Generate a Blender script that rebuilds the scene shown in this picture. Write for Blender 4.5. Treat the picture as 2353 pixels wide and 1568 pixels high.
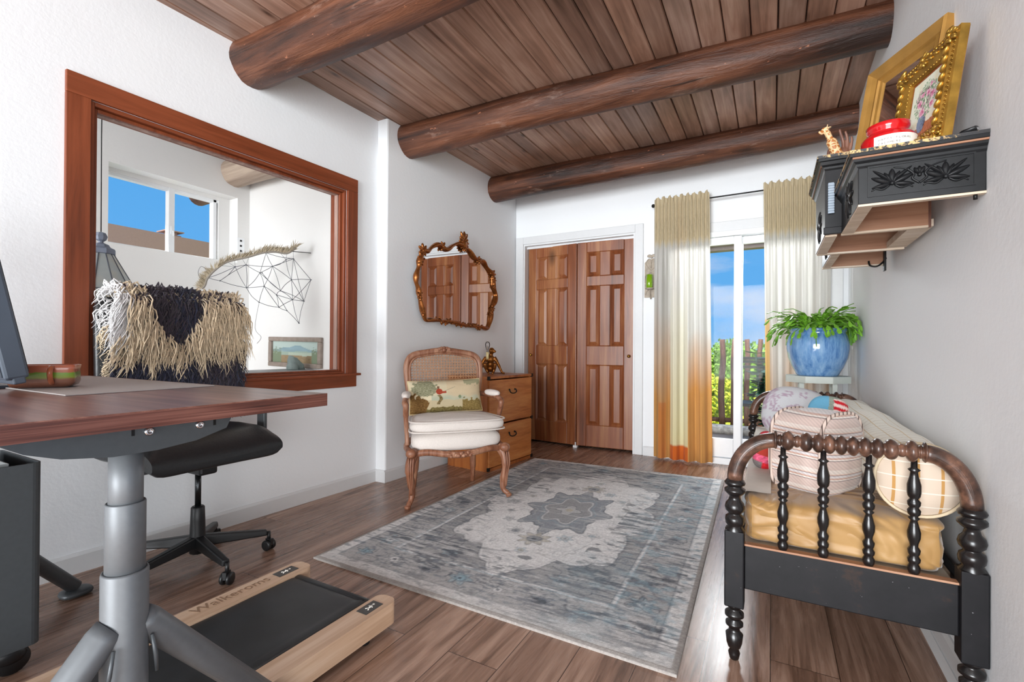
import bpy, bmesh, math, random
import numpy as np
from mathutils import Vector, Matrix, noise
R = math.radians
PI = math.pi
random.seed(7)
for o in list(bpy.data.objects):
    bpy.data.objects.remove(o)
S = bpy.context.scene
COL = S.collection

# ---------------------------------------------------------------- camera
cam_d = bpy.data.cameras.new('camera')
cam = bpy.data.objects.new('camera', cam_d)
COL.objects.link(cam)
YAW, PIT, ROLL = R(28.7), R(.22), R(.37)
f0 = Vector((-math.sin(YAW), math.cos(YAW), 0)); r0 = Vector((math.cos(YAW), math.sin(YAW), 0)); z0 = Vector((0, 0, 1))
fw = f0*math.cos(PIT) + z0*math.sin(PIT); up0 = z0*math.cos(PIT) - f0*math.sin(PIT)
rt = r0*math.cos(ROLL) + up0*math.sin(ROLL); up = up0*math.cos(ROLL) - r0*math.sin(ROLL)
m = Matrix((rt, up, -fw)).transposed().to_4x4(); m.translation = Vector((0, 0, .955))
cam.matrix_world = m
cam_d.sensor_fit = 'HORIZONTAL'; cam_d.sensor_width = 36.0
cam_d.lens = 36.0*1090.0/2353.0
cam_d.shift_y = 12.9/2353.0
cam_d.clip_start = .05; cam_d.clip_end = 200
S.camera = cam

# ---------------------------------------------------------------- exposure
vs = S.view_settings
vs.view_transform = 'Standard'; vs.look = 'None'; vs.gamma = 1; vs.use_curve_mapping = False
vs.exposure = 0.22

# ---------------------------------------------------------------- sky: blue with thin cloud, white half added behind the house as fill
W = bpy.data.worlds.new('sky'); S.world = W; W.use_nodes = True
nt = W.node_tree; nt.nodes.clear()
def wn(t, **k):
    n = nt.nodes.new(t)
    for a, b in k.items(): setattr(n, a, b)
    return n
tc = wn('ShaderNodeTexCoord'); sep = wn('ShaderNodeSeparateXYZ'); nt.links.new(tc.outputs['Generated'], sep.inputs[0])
ramp = wn('ShaderNodeValToRGB'); nt.links.new(sep.outputs['Z'], ramp.inputs[0])
e = ramp.color_ramp.elements
e[0].position = -.02; e[0].color = (.26, .50, .80, 1)
e[1].position = .55; e[1].color = (.075, .36, .82, 1)
x_ = e.new(.06); x_.color = (.13, .43, .85, 1)
mp = wn('ShaderNodeMapping'); mp.inputs['Scale'].default_value = (1.3, 1.3, 4.2); mp.inputs['Location'].default_value = (.3, 1.1, .55)
nt.links.new(tc.outputs['Generated'], mp.inputs[0])
nz = wn('ShaderNodeTexNoise'); nz.inputs['Scale'].default_value = 2.6; nz.inputs['Detail'].default_value = 7; nz.inputs['Roughness'].default_value = .55
nt.links.new(mp.outputs[0], nz.inputs[0])
cr = wn('ShaderNodeValToRGB'); nt.links.new(nz.outputs[0], cr.inputs[0])
cr.color_ramp.elements[0].position = .47; cr.color_ramp.elements[0].color = (0, 0, 0, 1)
cr.color_ramp.elements[1].position = .72; cr.color_ramp.elements[1].color = (1, 1, 1, 1)
# clouds only to the north (+Y) side; clear to the west
my = wn('ShaderNodeMapRange'); my.inputs['From Min'].default_value = .55; my.inputs['From Max'].default_value = .8
nt.links.new(sep.outputs['Y'], my.inputs[0])
mu = wn('ShaderNodeMath', operation='MULTIPLY'); nt.links.new(cr.outputs[0], mu.inputs[0]); nt.links.new(my.outputs[0], mu.inputs[1])
mx = wn('ShaderNodeMix', data_type='RGBA'); nt.links.new(mu.outputs[0], mx.inputs[0]); nt.links.new(ramp.outputs[0], mx.inputs[6])
mx.inputs[7].default_value = (.62, .70, .84, 1)
# southern half of the sky whitened, added as neutral fill for the room
my2 = wn('ShaderNodeMapRange'); my2.inputs['From Min'].default_value = .05; my2.inputs['From Max'].default_value = -.35
nt.links.new(sep.outputs['Y'], my2.inputs[0])
mx2 = wn('ShaderNodeMix', data_type='RGBA'); nt.links.new(my2.outputs[0], mx2.inputs[0]); nt.links.new(mx.outputs[2], mx2.inputs[6])
mx2.inputs[7].default_value = (1.0, .98, .96, 1)
bg = wn('ShaderNodeBackground'); bg.inputs[1].default_value = .88; nt.links.new(mx2.outputs[2], bg.inputs[0])
wo = wn('ShaderNodeOutputWorld'); nt.links.new(bg.outputs[0], wo.inputs[0])

# ---------------------------------------------------------------- lights
def sun(name, d, e, c, ang):
    l = bpy.data.lights.new(name, 'SUN'); l.energy = e; l.color = c; l.angle = R(ang)
    o = bpy.data.objects.new(name, l); COL.objects.link(o)
    o.rotation_euler = Vector(d).to_track_quat('-Z', 'Y').to_euler()
    return o
def area(name, loc, d, sx, sy, e, c):
    l = bpy.data.lights.new(name, 'AREA'); l.shape = 'RECTANGLE'; l.size = sx; l.size_y = sy; l.energy = e; l.color = c
    o = bpy.data.objects.new(name, l); COL.objects.link(o)
    o.location = loc; o.rotation_euler = Vector(d).to_track_quat('-Z', 'Y').to_euler()
    return o
sun('sun', (.25, .62, -.9), 6.5, (1, .95, .86), 1.0)
area('rear_fill', (-1.1, -8.0, 1.5), (0.0, 1, .0), 5.0, 3.0, 1120, (.92, .965, 1))  # added soft fill far behind the camera, no windows there
area('right_fill', (6.2, -4.6, 1.2), (-1, .85, 0), 5.0, 3.2, 330, (.92, .965, 1))  # unseen fill lamp, enters where the near right wall is left off
area('upward_rear_fill', (-.5, -3.6, .0), (0, .84, .54), 2.4, 1.4, 85, (.94, .97, 1))  # added low lamp aimed up and forward to lift the ceiling
area('daylight_through_glass_door', (-.22, 5.35, 2.30), (-.05, -.80, -.6), 1.5, .9, 190, (.93, .97, 1))
area('daylight_through_side_room_window', (-4.6, 1.95, 2.6), (1, 0.05, -.62), 1.2, .7, 7, (1, 1, 1))
area('side_room_rear_fill', (-3.4, -1.2, 1.5), (0, 1, .02), 1.4, 1.8, 16, (1, 1, 1))  # added lamp, fills the side room from its open rear

# ---------------------------------------------------------------- materials
def lin(c):
    if isinstance(c, str):
        c = c.lstrip('#'); c = [int(c[i:i+2], 16)/255 for i in (0, 2, 4)]
        return tuple(x/12.92 if x <= .04045 else ((x+.055)/1.055)**2.4 for x in c) + (1,)
    return tuple(c)[:3] + (1,)
class NT:
    def __init__(s, name):
        s.m = bpy.data.materials.new(name); s.m.use_nodes = True; s.t = s.m.node_tree
        s.b = s.t.nodes['Principled BSDF']; s.out = s.t.nodes['Material Output']
    def n(s, t, ins=None, **k):
        n = s.t.nodes.new(t)
        for a, b in k.items(): setattr(n, a, b)
        for a, b in (ins or {}).items():
            if isinstance(b, bpy.types.NodeSocket): s.t.links.new(b, n.inputs[a])
            else: n.inputs[a].default_value = b
        return n
    def l(s, a, b): s.t.links.new(a, b)
    def coord(s, kind='Object', scale=(1, 1, 1), rot=(0, 0, 0), loc=(0, 0, 0)):
        c = s.n('ShaderNodeTexCoord')
        return s.n('ShaderNodeMapping', {0: c.outputs[kind], 'Scale': scale, 'Rotation': rot, 'Location': loc}).outputs[0]
    def noise(s, vec, scale, detail=4, rough=.5, dist=0):
        return s.n('ShaderNodeTexNoise', {'Vector': vec, 'Scale': scale, 'Detail': detail, 'Roughness': rough, 'Distortion': dist}).outputs[0]
    def ramp(s, fac, stops, interp='LINEAR'):
        n = s.n('ShaderNodeValToRGB', {0: fac}); cr = n.color_ramp; cr.interpolation = interp
        while len(cr.elements) < len(stops): cr.elements.new(.5)
        for el, (p, c) in zip(cr.elements, stops): el.position = p; el.color = lin(c)
        return n.outputs[0]
    def mix(s, f, a, b, blend='MIX'):
        n = s.n('ShaderNodeMix', data_type='RGBA', blend_type=blend)
        for i, v in ((0, f), (6, a), (7, b)):
            if isinstance(v, bpy.types.NodeSocket): s.t.links.new(v, n.inputs[i])
            else: n.inputs[i].default_value = lin(v) if i else v
        return n.outputs[2]
    def math(s, op, a, b=0, c=0):
        n = s.n('ShaderNodeMath', operation=op)
        for i, v in enumerate((a, b, c)):
            if isinstance(v, bpy.types.NodeSocket): s.t.links.new(v, n.inputs[i])
            else: n.inputs[i].default_value = v
        return n.outputs[0]
    def bump(s, h, strength=.2, dist=.01, normal=None):
        n = s.n('ShaderNodeBump', {'Height': h, 'Strength': strength, 'Distance': dist})
        if normal: s.l(normal, n.inputs['Normal'])
        s.l(n.outputs[0], s.b.inputs['Normal']); return n.outputs[0]
    def set(s, **k):
        names = {'color': 'Base Color', 'rough': 'Roughness', 'metal': 'Metallic', 'spec': 'Specular IOR Level', 'coat': 'Coat Weight', 'trans': 'Transmission Weight', 'sheen': 'Sheen Weight', 'emit': 'Emission Color', 'estr': 'Emission Strength', 'alpha': 'Alpha', 'sub': 'Subsurface Weight'}
        for a, v in k.items():
            i = s.b.inputs[names[a]]
            if isinstance(v, bpy.types.NodeSocket): s.l(v, i)
            elif a in ('color', 'emit'): i.default_value = lin(v)
            else: i.default_value = v
        return s
def plain(name, color, rough=.5, metal=0, var=.06, scale=30, bump=0, **k):
    t = NT(name); v = t.coord()
    n = t.noise(v, scale, 3)
    c = lin(color); a = tuple(x*(1-var) for x in c[:3]); b = tuple(min(1, x*(1+var)) for x in c[:3])
    t.set(color=t.ramp(n, [(.3, a), (.7, b)]), rough=rough, metal=metal, **k)
    if bump: t.bump(n, bump, .003)
    return t.m
def wood(name, dark, mid, light, axis=0, scale=1.0, rough=.4, knots=0, bump=.12, var=1.0, coat=0, al=1.0):
    t = NT(name)
    sc = [26*scale]*3; sc[axis] = 1.6*scale*al
    v = t.coord(scale=sc); big = t.coord(scale=[3*scale if i != axis else .5*scale for i in range(3)])
    n2 = t.noise(big, 1.2, 3, .5)
    n = t.noise(v, 1.0, 6, .6, .6)
    s2 = [110*scale]*3; s2[axis] = 3.5*scale*al
    n3 = t.noise(t.coord(scale=s2), 1.0, 4, .65)
    f = t.math('ADD', t.math('ADD', t.math('MULTIPLY', n, .62*var), t.math('MULTIPLY', n2, .38*var)), t.math('MULTIPLY', n3, .22*var))
    c = t.ramp(f, [(.46, dark), (.59, mid), (.73, light)])
    if knots:
        kv = t.coord(scale=[4.5*scale if i != axis else 2.2*scale for i in range(3)])
        vo = t.n('ShaderNodeTexVoronoi', {'Vector': kv, 'Scale': knots})
        k = t.ramp(vo.outputs[0], [(.05, (1, 1, 1)), (.13, (0, 0, 0))])
        c = t.mix(t.math('MULTIPLY', k, .75), c, tuple(x*.35 for x in lin(dark)[:3]))
    t.set(color=c, rough=rough, coat=coat)
    t.bump(n, bump, .004)
    return t.m
def vcol(name, rough=.8, bump=0, bscale=200, spec=.3, sheen=0, trans=0):
    t = NT(name); a = t.n('ShaderNodeAttribute', attribute_name='Col')
    t.set(color=a.outputs[0], rough=rough, spec=spec, sheen=sheen)
    if bump: t.bump(t.noise(t.coord(), bscale, 3), bump, .004)
    if trans:
        tr = t.n('ShaderNodeBsdfTranslucent', {'Color': a.outputs[0]})
        ms = t.n('ShaderNodeMixShader', {0: trans, 1: t.b.outputs[0], 2: tr.outputs[0]}); t.l(ms.outputs[0], t.out.inputs[0])
    return t.m
def glassy(name, tint=(1, 1, 1), gloss=1.0, rough=.02):
    t = NT(name)
    tr = t.n('ShaderNodeBsdfTransparent', {0: lin(tint)}); gl = t.n('ShaderNodeBsdfGlossy', {'Roughness': rough})
    fr = t.n('ShaderNodeFresnel', {'IOR': 1.45})
    f = t.math('MULTIPLY', fr.outputs[0], gloss)
    ms = t.n('ShaderNodeMixShader', {0: f, 1: tr.outputs[0], 2: gl.outputs[0]}); t.l(ms.outputs[0], t.out.inputs[0])
    return t.m
M = {}
def wall_mat(name, col, sc=55):
    t = NT(name); v = t.coord()
    n1 = t.noise(v, sc, 4, .6); n2 = t.noise(v, sc*.16, 3)
    t.set(color=col, rough=.72, spec=.25)
    t.bump(t.math('ADD', n1, t.math('MULTIPLY', n2, 1.5)), .07, .012)
    return t.m
M['wall'] = wall_mat('plaster_white', '#ebedef')
M['wall2'] = wall_mat('plaster_side_room', '#e9e8e6', 40)
M['trim'] = plain('white_gloss_trim', '#d9dadb', .4, var=.01)
M['beam'] = wood('peeled_log_wood', '#2c170d', '#50301f', '#7a4c36', 0, .7, .52, 1.3, 1.0)
# peeled logs: grain, knots, dark checks and pale scuffs
t = NT('peeled_log_wood')
v = t.coord(scale=(1.1, 17, 17)); n = t.noise(v, 1.0, 7, .62, .9); nb = t.noise(t.coord(scale=(.7, 2.5, 2.5)), 1.6, 4, .6)
c = t.ramp(t.math('ADD', t.math('MULTIPLY', n, .6), t.math('MULTIPLY', nb, .5)), [(.42, '#29150c'), (.54, '#532f1e'), (.68, '#7c4e37')])
sc_n = t.noise(t.coord(scale=(2.2, 9, 9)), 1.4, 6, .7, .4)
c = t.mix(t.ramp(sc_n, [(.60, (0, 0, 0)), (.70, (.55, .55, .55))]), c, '#9d7f70')
fl = t.noise(t.coord(scale=(14, 40, 40)), 1.0, 3, .6); c = t.mix(t.ramp(fl, [(.70, (0, 0, 0)), (.73, (.8, .8, .8))]), c, '#b9795a')
ck = t.noise(t.coord(scale=(.8, 34, 34)), 1.0, 3, .5); c = t.mix(t.ramp(ck, [(.27, (.8, .8, .8)), (.32, (0, 0, 0))]), c, '#180c06')
vo = t.n('ShaderNodeTexVoronoi', {'Vector': t.coord(scale=(2.3, 5, 5)), 'Scale': 1.0})
k = t.ramp(vo.outputs[0], [(.06, (1, 1, 1)), (.15, (.35, .35, .35)), (.2, (0, 0, 0))]); c = t.mix(t.math('MULTIPLY', k, .7), c, '#20100a')
t.set(color=c, rough=.47); t.bump(t.math('ADD', t.math('ADD', n, sc_n), t.math('MULTIPLY', k, -.4)), .75, .012); M['beam'] = t.m
# ceiling boards
t = NT('stained_ceiling_boards')
ti = t.n('ShaderNodeAttribute', attribute_name='tint')
v = t.coord(scale=(20, 1.1, 20)); n = t.noise(v, 1.3, 7, .6, .8)
nb = t.noise(t.coord(scale=(2, .8, 2)), 2.2, 3)
c = t.ramp(t.math('ADD', t.math('MULTIPLY', n, .6), t.math('MULTIPLY', nb, .5)), [(.34, '#6b5041'), (.54, '#a47f6c'), (.74, '#caa996')])
c = t.mix(1, c, ti.outputs[0], 'MULTIPLY')
vo = t.n('ShaderNodeTexVoronoi', {'Vector': t.coord(scale=(7, 2.6, 1)), 'Scale': 1.0})
k = t.ramp(vo.outputs[0], [(.04, (1, 1, 1)), (.09, (.4, .4, .4)), (.14, (0, 0, 0))])
c = t.mix(t.math('MULTIPLY', k, .8), c, '#26140c')
t.set(color=c, rough=.38); t.bump(n, .25, .004); M['ceil'] = t.m
# floor
t = NT('wood_plank_floor')
v = t.coord(rot=(0, 0, R(90)))
br = t.n('ShaderNodeTexBrick', {'Vector': v, 'Color1': (0, 0, 0, 1), 'Color2': (1, 1, 1, 1), 'Mortar': (.5, .5, .5, 1), 'Scale': 1.0, 'Mortar Size': .0012, 'Mortar Smooth': 0, 'Bias': 0, 'Brick Width': 1.22, 'Row Height': .178})
br.offset = .37; br.offset_frequency = 2
rnd = t.n('ShaderNodeSeparateColor', {0: br.outputs['Color']}).outputs[0]
off = t.n('ShaderNodeCombineXYZ', {0: t.math('MULTIPLY', rnd, 31.0), 1: t.math('MULTIPLY', rnd, 17.0), 2: rnd}).outputs[0]
gv = t.n('ShaderNodeVectorMath', {0: t.coord(scale=(11, .9, 1)), 1: off}, operation='ADD').outputs[0]
g1 = t.noise(gv, 1.6, 8, .62, 1.4)
g2 = t.noise(t.n('ShaderNodeVectorMath', {0: t.coord(scale=(60, 2, 1)), 1: off}, operation='ADD').outputs[0], 1.0, 4, .6)
f = t.math('ADD', t.math('MULTIPLY', g1, .8), t.math('MULTIPLY', g2, .25))
c = t.ramp(f, [(.38, '#664d3e'), (.52, '#997967'), (.66, '#bc9c89')])
c = t.mix(t.math('MULTIPLY', rnd, .28), c, '#5e4234')
c = t.mix(br.outputs['Fac'], c, '#3a271d')
t.set(color=c, rough=t.math('ADD', .20, t.math('MULTIPLY', g2, .16)), spec=.5)
t.bump(f, .12, .003); M['floor'] = t.m
M['base'] = M['trim']
M['mahog'] = wood('redbrown_window_trim', '#54250f', '#77391d', '#8a4628', 2, .8, .42, 0, .08)
M['mahog_y'] = wood('redbrown_window_trim_horizontal', '#54250f', '#77391d', '#8a4628', 1, .8, .42, 0, .08)
M['door'] = wood('closet_door_pine', '#5a2d15', '#824727', '#a26c44', 2, .55, .34, .9, .1)
M['glass'] = glassy('clear_glass', gloss=.08)
M['vinyl'] = plain('white_vinyl', '#eef0f2', .4, var=.01)
M['black'] = plain('black_iron', '#141414', .45, .4)
M['desk'] = wood('walnut_laminate', '#4c2a20', '#714639', '#906455', 0, .9, .33, 0, .1)
M['deskedge'] = wood('walnut_laminate_edge', '#2f150f', '#5f3429', '#85574a', 1, 6.0, .5, 0, .2, 1.0, al=.2)
M['grey_metal'] = plain('silver_grey_powdercoat', '#66696c', .48, .25, .04, 80)
M['dark_metal'] = plain('charcoal_powdercoat', '#4c5053', .42, .3, .05, 80)
M['cab_metal'] = plain('charcoal_cabinet_metal', '#44484b', .5, .2, .05, 80)
M['black_plastic'] = plain('black_plastic', '#17181a', .42, 0, .05, 60)
M['leather'] = plain('black_leather', '#1c1d1f', .38, 0, .15, 120, .25)
M['pad_leather'] = plain('worn_black_vinyl_belt', '#232629', .42, 0, .35, 9, .2)
M['maple'] = wood('pale_maple', '#b59377', '#cbab90', '#dcc2aa', 1, .8, .45, 0, .05)
M['gold_red'] = plain('antique_copper_gilt', '#94592b', .3, .75, .35, 35, .3)
M['gold'] = plain('antique_gold', '#b18a3e', .3, .8, .3, 30, .3)
M['gold_flat'] = plain('gold_paint_wood', '#a57b3c', .45, .35, .2, 12, .1)
M['mirror'] = plain('mirror_silver', '#e8e8e8', .02, 1, 0)
M['chair_wood'] = wood('whitewashed_walnut', '#5c321d', '#82523a', '#a87c62', 2, 1.4, .45, 0, .2)
M['linen'] = plain('off_white_linen', '#dad1ca', .85, 0, .05, 160, .3, sheen=.2)
M['cane'] = plain('woven_cane', '#b98d68', .6, 0, .2, 60)
M['pine_chest'] = wood('orange_pine', '#8e4c1f', '#b56c35', '#c8864c', 1, .7, .4, 1.2, .08)
M['pine_side'] = wood('orange_pine_dark', '#7a3c19', '#a05a2a', '#b56f38', 2, .7, .4, 0, .08)
M['blackwood'] = None
t = NT('worn_black_paint'); v = t.coord()
n = t.noise(v, 14, 6, .65); n2 = t.noise(v, 90, 3)
c = t.ramp(n, [(.3, '#0d0d10'), (.62, '#18171a'), (.75, '#33241b')])
c = t.mix(t.ramp(n2, [(.74, (0, 0, 0)), (.78, (1, 1, 1))]), c, '#8d8d92')
t.set(color=c, rough=.5, spec=.25); t.bump(n, .1, .003); M['blackwood'] = t.m
t = NT('rubbed_brown_black_turning'); v = t.coord()
n = t.noise(v, 22, 5, .6)
geo = t.n('ShaderNodeNewGeometry')
c = t.ramp(n, [(.35, '#2a1d18'), (.5, '#4c352b'), (.66, '#7a5644')])
t.set(color=c, rough=.3); M['rubbed'] = t.m
M['turned'] = plain('black_turned_wood', '#171414', .26, 0, .3, 20)
M['raw'] = wood('raw_wood_edge', '#b79f86', '#cdb9a3', '#dccdbc', 0, 1.5, .7, 0, .1)
M['brownboard'] = wood('brown_underside_board', '#7d5238', '#9a6c50', '#aa8064', 0, .8, .6, .8, .1)
t = NT('chipped_black_edge'); v = t.coord(); n = t.noise(v, 38, 5, .7)
t.set(color=t.ramp(n, [(.50, '#222224'), (.56, '#c9a66f')], 'LINEAR'), rough=.5); M['chipped'] = t.m
M['ironblack'] = plain('black_painted_carving', '#161719', .42, 0, .2, 40, .1, spec=.3)
# pot glaze
t = NT('streaky_blue_glaze'); v = t.coord(scale=(1, 1, .18)); n = t.noise(v, 26, 6, .65)
t.set(color=t.ramp(n, [(.34, '#3f6ca3'), (.5, '#6c94bf'), (.68, '#8eaecd')]), rough=.12, coat=.5); M['glaze'] = t.m
M['leaf'] = plain('cactus_leaf_green', '#6a9f2c', .42, 0, .45, 22)
M['soil'] = plain('dark_soil', '#2a1f18', .95)
M['palegreen'] = plain('pale_green_painted_wood', '#c3c9c1', .5, 0, .03)
M['red_glass'] = plain('red_candle_glass', '#c01219', .12, 0, .08, 6, coat=.6)
M['label'] = plain('white_paper', '#e9e4dc', .7, 0, .02)
M['ink'] = plain('grey_ink', '#55504c', .8)
M['giraffe'] = None
t = NT('giraffe_spots'); vo = t.n('ShaderNodeTexVoronoi', {'Vector': t.coord(), 'Scale': 75.0}, feature='DISTANCE_TO_EDGE')
t.set(color=t.ramp(vo.outputs[0], [(.08, '#d9b98c'), (.14, '#a8662f')]), rough=.5); M['giraffe'] = t.m
M['darkwood'] = wood('carved_dark_wood', '#4a2c20', '#70493a', '#8c6350', 2, 2, .4, 0, .1)
M['brass'] = plain('brass', '#a67c38', .25, .9)
M['bronze'] = plain('bronze_gilt_figure', '#8a5523', .28, .75, .25, 30)
M['candle'] = plain('cream_candle_tube', '#dcc893', .5)
M['green_glass'] = plain('lime_green_glass', '#7aa514', .1, 0, .1, 10, coat=.5)
M['sconce'] = plain('antiqued_cream_wood', '#a69a8b', .7, 0, .2, 30, .5)
M['ceramic_r'] = plain('terracotta_glaze', '#a85d3f', .25, 0, .15, 30)
M['grey_pad'] = plain('grey_desk_mat', '#a9a3a0', .55, 0, .02)
M['monitor'] = plain('dark_blue_grey_plastic', '#343a44', .5, 0, .03)
M['monitor_side'] = plain('grey_blue_aluminium', '#4c545f', .45, .1, .03)
M['chrome'] = plain('chrome', '#c9ccd0', .15, 1)
t = NT('mustard_satin_sheet'); v = t.coord(scale=(1, 1, 1.6)); n = t.noise(v, 4.2, 2, .45, 1.0)
rdg = t.math('ABSOLUTE', t.math('SUBTRACT', n, .5)); t.set(color=t.ramp(t.noise(v, 5, 2), [(.35, '#9a7340'), (.65, '#b08a57')]), rough=.5, sheen=.3)
t.bump(rdg, .9, .09); M['yellow_sheet'] = t.m
M['bark'] = wood('weathered_log', '#3d2620', '#5f4036', '#7c5c50', 2, 1.2, .8, .8, .5)
M['deckwood'] = wood('weathered_deck', '#4d443f', '#6b615c', '#857b75', 0, .5, .7, 0, .4)
M['stucco'] = plain('brown_stucco', '#9c7f74', .9, 0, .06, 40, .4)
M['grass'] = plain('sunlit_yellow_green_grass', '#b7bb32', .9, 0, .5, 3)
M['hedge'] = plain('mid_green_foliage', '#6f9a35', .7, 0, .6, 6)
M['hedge2'] = plain('bright_yellow_green_foliage', '#a9b52e', .7, 0, .5, 6)
M['darkleaf'] = plain('dark_glossy_leaf', '#1d3a2a', .35, 0, .4, 10)
M['terracotta'] = plain('terracotta_pot', '#9c6a50', .8)
M['stone'] = plain('pale_gravel_stone', '#a8a29c', .9, 0, .4, 25, .8)
M['concrete'] = plain('grey_laminate', '#8a8d90', .5, 0, .05)
M['white_ceramic'] = plain('white_ceramic', '#dcdcd8', .4)
# ---------------------------------------------------------------- mesh helpers
class MB:
    def __init__(s): s.v = []; s.f = []; s.mi = []; s.sm = []; s.col = None
    def add(s, vs, fs, mi=0, smooth=False):
        o = len(s.v); s.v += [tuple(p) for p in vs]; s.f += [tuple(i+o for i in f) for f in fs]
        s.mi += [mi]*len(fs); s.sm += [smooth]*len(fs); return s
    def box(s, x0, x1, y0, y1, z0, z1, mi=0):
        v = [(x, y, z) for z in (z0, z1) for y in (y0, y1) for x in (x0, x1)]
        return s.add(v, [(0, 2, 3, 1), (4, 5, 7, 6), (0, 1, 5, 4), (2, 6, 7, 3), (0, 4, 6, 2), (1, 3, 7, 5)], mi)
    def hexa(s, b, t, mi=0):            # 4 bottom points ccw, 4 top points ccw
        return s.add(list(b)+list(t), [(3, 2, 1, 0), (4, 5, 6, 7), (0, 1, 5, 4), (1, 2, 6, 5), (2, 3, 7, 6), (3, 0, 4, 7)], mi)
    def prism(s, poly, ax, a0, a1, mi=0, smooth=False):   # poly in the two other axes (cyclic order), extruded along ax
        def P(p, a):
            q = [0, 0, 0]; q[ax] = a; q[(ax+1) % 3] = p[0]; q[(ax+2) % 3] = p[1]; return q
        n = len(poly)
        vs = [P(p, a0) for p in poly]+[P(p, a1) for p in poly]
        s.add(vs, [(i, (i+1) % n, (i+1) % n+n, i+n) for i in range(n)], mi, smooth)
        return s.add(vs, [tuple(range(n-1, -1, -1)), tuple(range(n, 2*n))], mi)
    def tube(s, path, rad, n=10, mi=0, smooth=True, caps=True, closed=False, flat=None, upv=None):
        P = [Vector(p) for p in path]; k = len(P)
        if not hasattr(rad, '__len__'): rad = [rad]*k
        rings = []; prev = None
        for i in range(k):
            if closed: d = P[(i+1) % k]-P[i-1]
            else: d = P[min(i+1, k-1)]-P[max(i-1, 0)]
            if d.length < 1e-9: d = Vector((0, 0, 1))
            d.normalize()
            if upv is not None: a = Vector(upv)
            elif prev is None: a = Vector((0, 0, 1)) if abs(d.z) < .9 else Vector((1, 0, 0))
            else: a = prev
            a = a-d*a.dot(d)
            if a.length < 1e-6: a = d.orthogonal()
            a.normalize(); prev = a; b = d.cross(a)
            r = rad[i]; ra, rb = (r, r) if flat is None else (r*flat[0], r*flat[1])
            rings.append([P[i]+a*(ra*math.cos(2*PI*j/n))+b*(rb*math.sin(2*PI*j/n)) for j in range(n)])
        vs = [q for r_ in rings for q in r_]; fs = []
        for i in range(k if closed else k-1):
            for j in range(n):
                a_ = i*n+j; b_ = i*n+(j+1) % n; i2 = (i+1) % k
                fs.append((a_, b_, i2*n+(j+1) % n, i2*n+j))
        if caps and not closed: fs += [tuple(range(n-1, -1, -1)), tuple((k-1)*n+j for j in range(n))]
        return s.add(vs, fs, mi, smooth)
    def lathe(s, prof, c=(0, 0, 0), n=20, mi=0, ax=2, smooth=True, flip=False):
        c = Vector(c); vs = []; 
        for (r, h) in prof:
            for j in range(n):
                a = 2*PI*j/n; q = [0, 0, 0]; q[ax] = h; q[(ax+1) % 3] = r*math.cos(a); q[(ax+2) % 3] = r*math.sin(a)
                vs.append(c+Vector(q))
        k = len(prof); fs = [(i*n+j, i*n+(j+1) % n, (i+1)*n+(j+1) % n, (i+1)*n+j) for i in range(k-1) for j in range(n)]
        fs += [tuple(range(n-1, -1, -1)), tuple((k-1)*n+j for j in range(n))]
        return s.add(vs, fs, mi, smooth)
    def ell(s, c, r, n=12, m=8, mi=0, rot=None, e=1.0):
        c = Vector(c); vs = []
        def sp(a, p): return math.copysign(abs(a)**p, a)
        for i in range(m+1):
            t_ = -PI/2+PI*i/m
            for j in range(n):
                a = 2*PI*j/n
                q = Vector((r[0]*sp(math.cos(t_), e)*sp(math.cos(a), e), r[1]*sp(math.cos(t_), e)*sp(math.sin(a), e), r[2]*sp(math.sin(t_), e)))
                if rot is not None: q = rot @ q
                vs.append(c+q)
        fs = [(i*n+j, i*n+(j+1) % n, (i+1)*n+(j+1) % n, (i+1)*n+j) for i in range(m) for j in range(n)]
        return s.add(vs, fs, mi, True)
    def grid(s, fn, nu, nv, mi=0, smooth=True, closeu=False):
        vs = [fn(i/nu, j/nv) for j in range(nv+1) for i in range(nu+(0 if closeu else 1))]
        w = nu if closeu else nu+1
        fs = []
        for j in range(nv):
            for i in range(nu):
                i2 = (i+1) % w if closeu else i+1
                fs.append((j*w+i, j*w+i2, (j+1)*w+i2, (j+1)*w+i))
        return s.add(vs, fs, mi, smooth)
    def xform(s, mat):
        s.v = [tuple(mat @ Vector(p)) for p in s.v]; return s
    def build(s, name, mat, parent=None, world=False, bevel=0, cols=None, seg=2, remesh=0, merge=False, kind=None, label=None, sub=0):
        me = bpy.data.meshes.new(name)
        vs = s.v
        if parent is not None and world:
            inv = PMAT[parent.name].inverted(); vs = [tuple(inv @ Vector(p)) for p in vs]
        me.from_pydata(vs, [], s.f); 
        mats = mat if isinstance(mat, (list, tuple)) else [mat]
        for m_ in mats: me.materials.append(m_)
        me.polygons.foreach_set('material_index', s.mi); me.polygons.foreach_set('use_smooth', s.sm)
        if cols is not None:
            at = me.color_attributes.new('Col', 'FLOAT_COLOR', 'POINT')
            at.data.foreach_set('color', np.asarray(cols, dtype=np.float32).ravel())
        me.validate(clean_customdata=False)
        if merge or not (remesh or cols is not None):
            bm = bmesh.new(); bm.from_mesh(me)
            if merge: bmesh.ops.remove_doubles(bm, verts=bm.verts, dist=1e-5)
            bmesh.ops.recalc_face_normals(bm, faces=bm.faces); bm.to_mesh(me); bm.free()
        o = bpy.data.objects.new(name, me); COL.objects.link(o)
        if parent is not None:
            o.parent = parent; PMAT[o.name] = PMAT[parent.name]
        else: PMAT[o.name] = Matrix.Identity(4)
        if remesh:
            r_ = o.modifiers.new('r', 'REMESH'); r_.mode = 'VOXEL'; r_.voxel_size = remesh; r_.use_smooth_shade = True
            q = o.modifiers.new('s', 'SMOOTH'); q.iterations = 3; q.factor = .5
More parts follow.
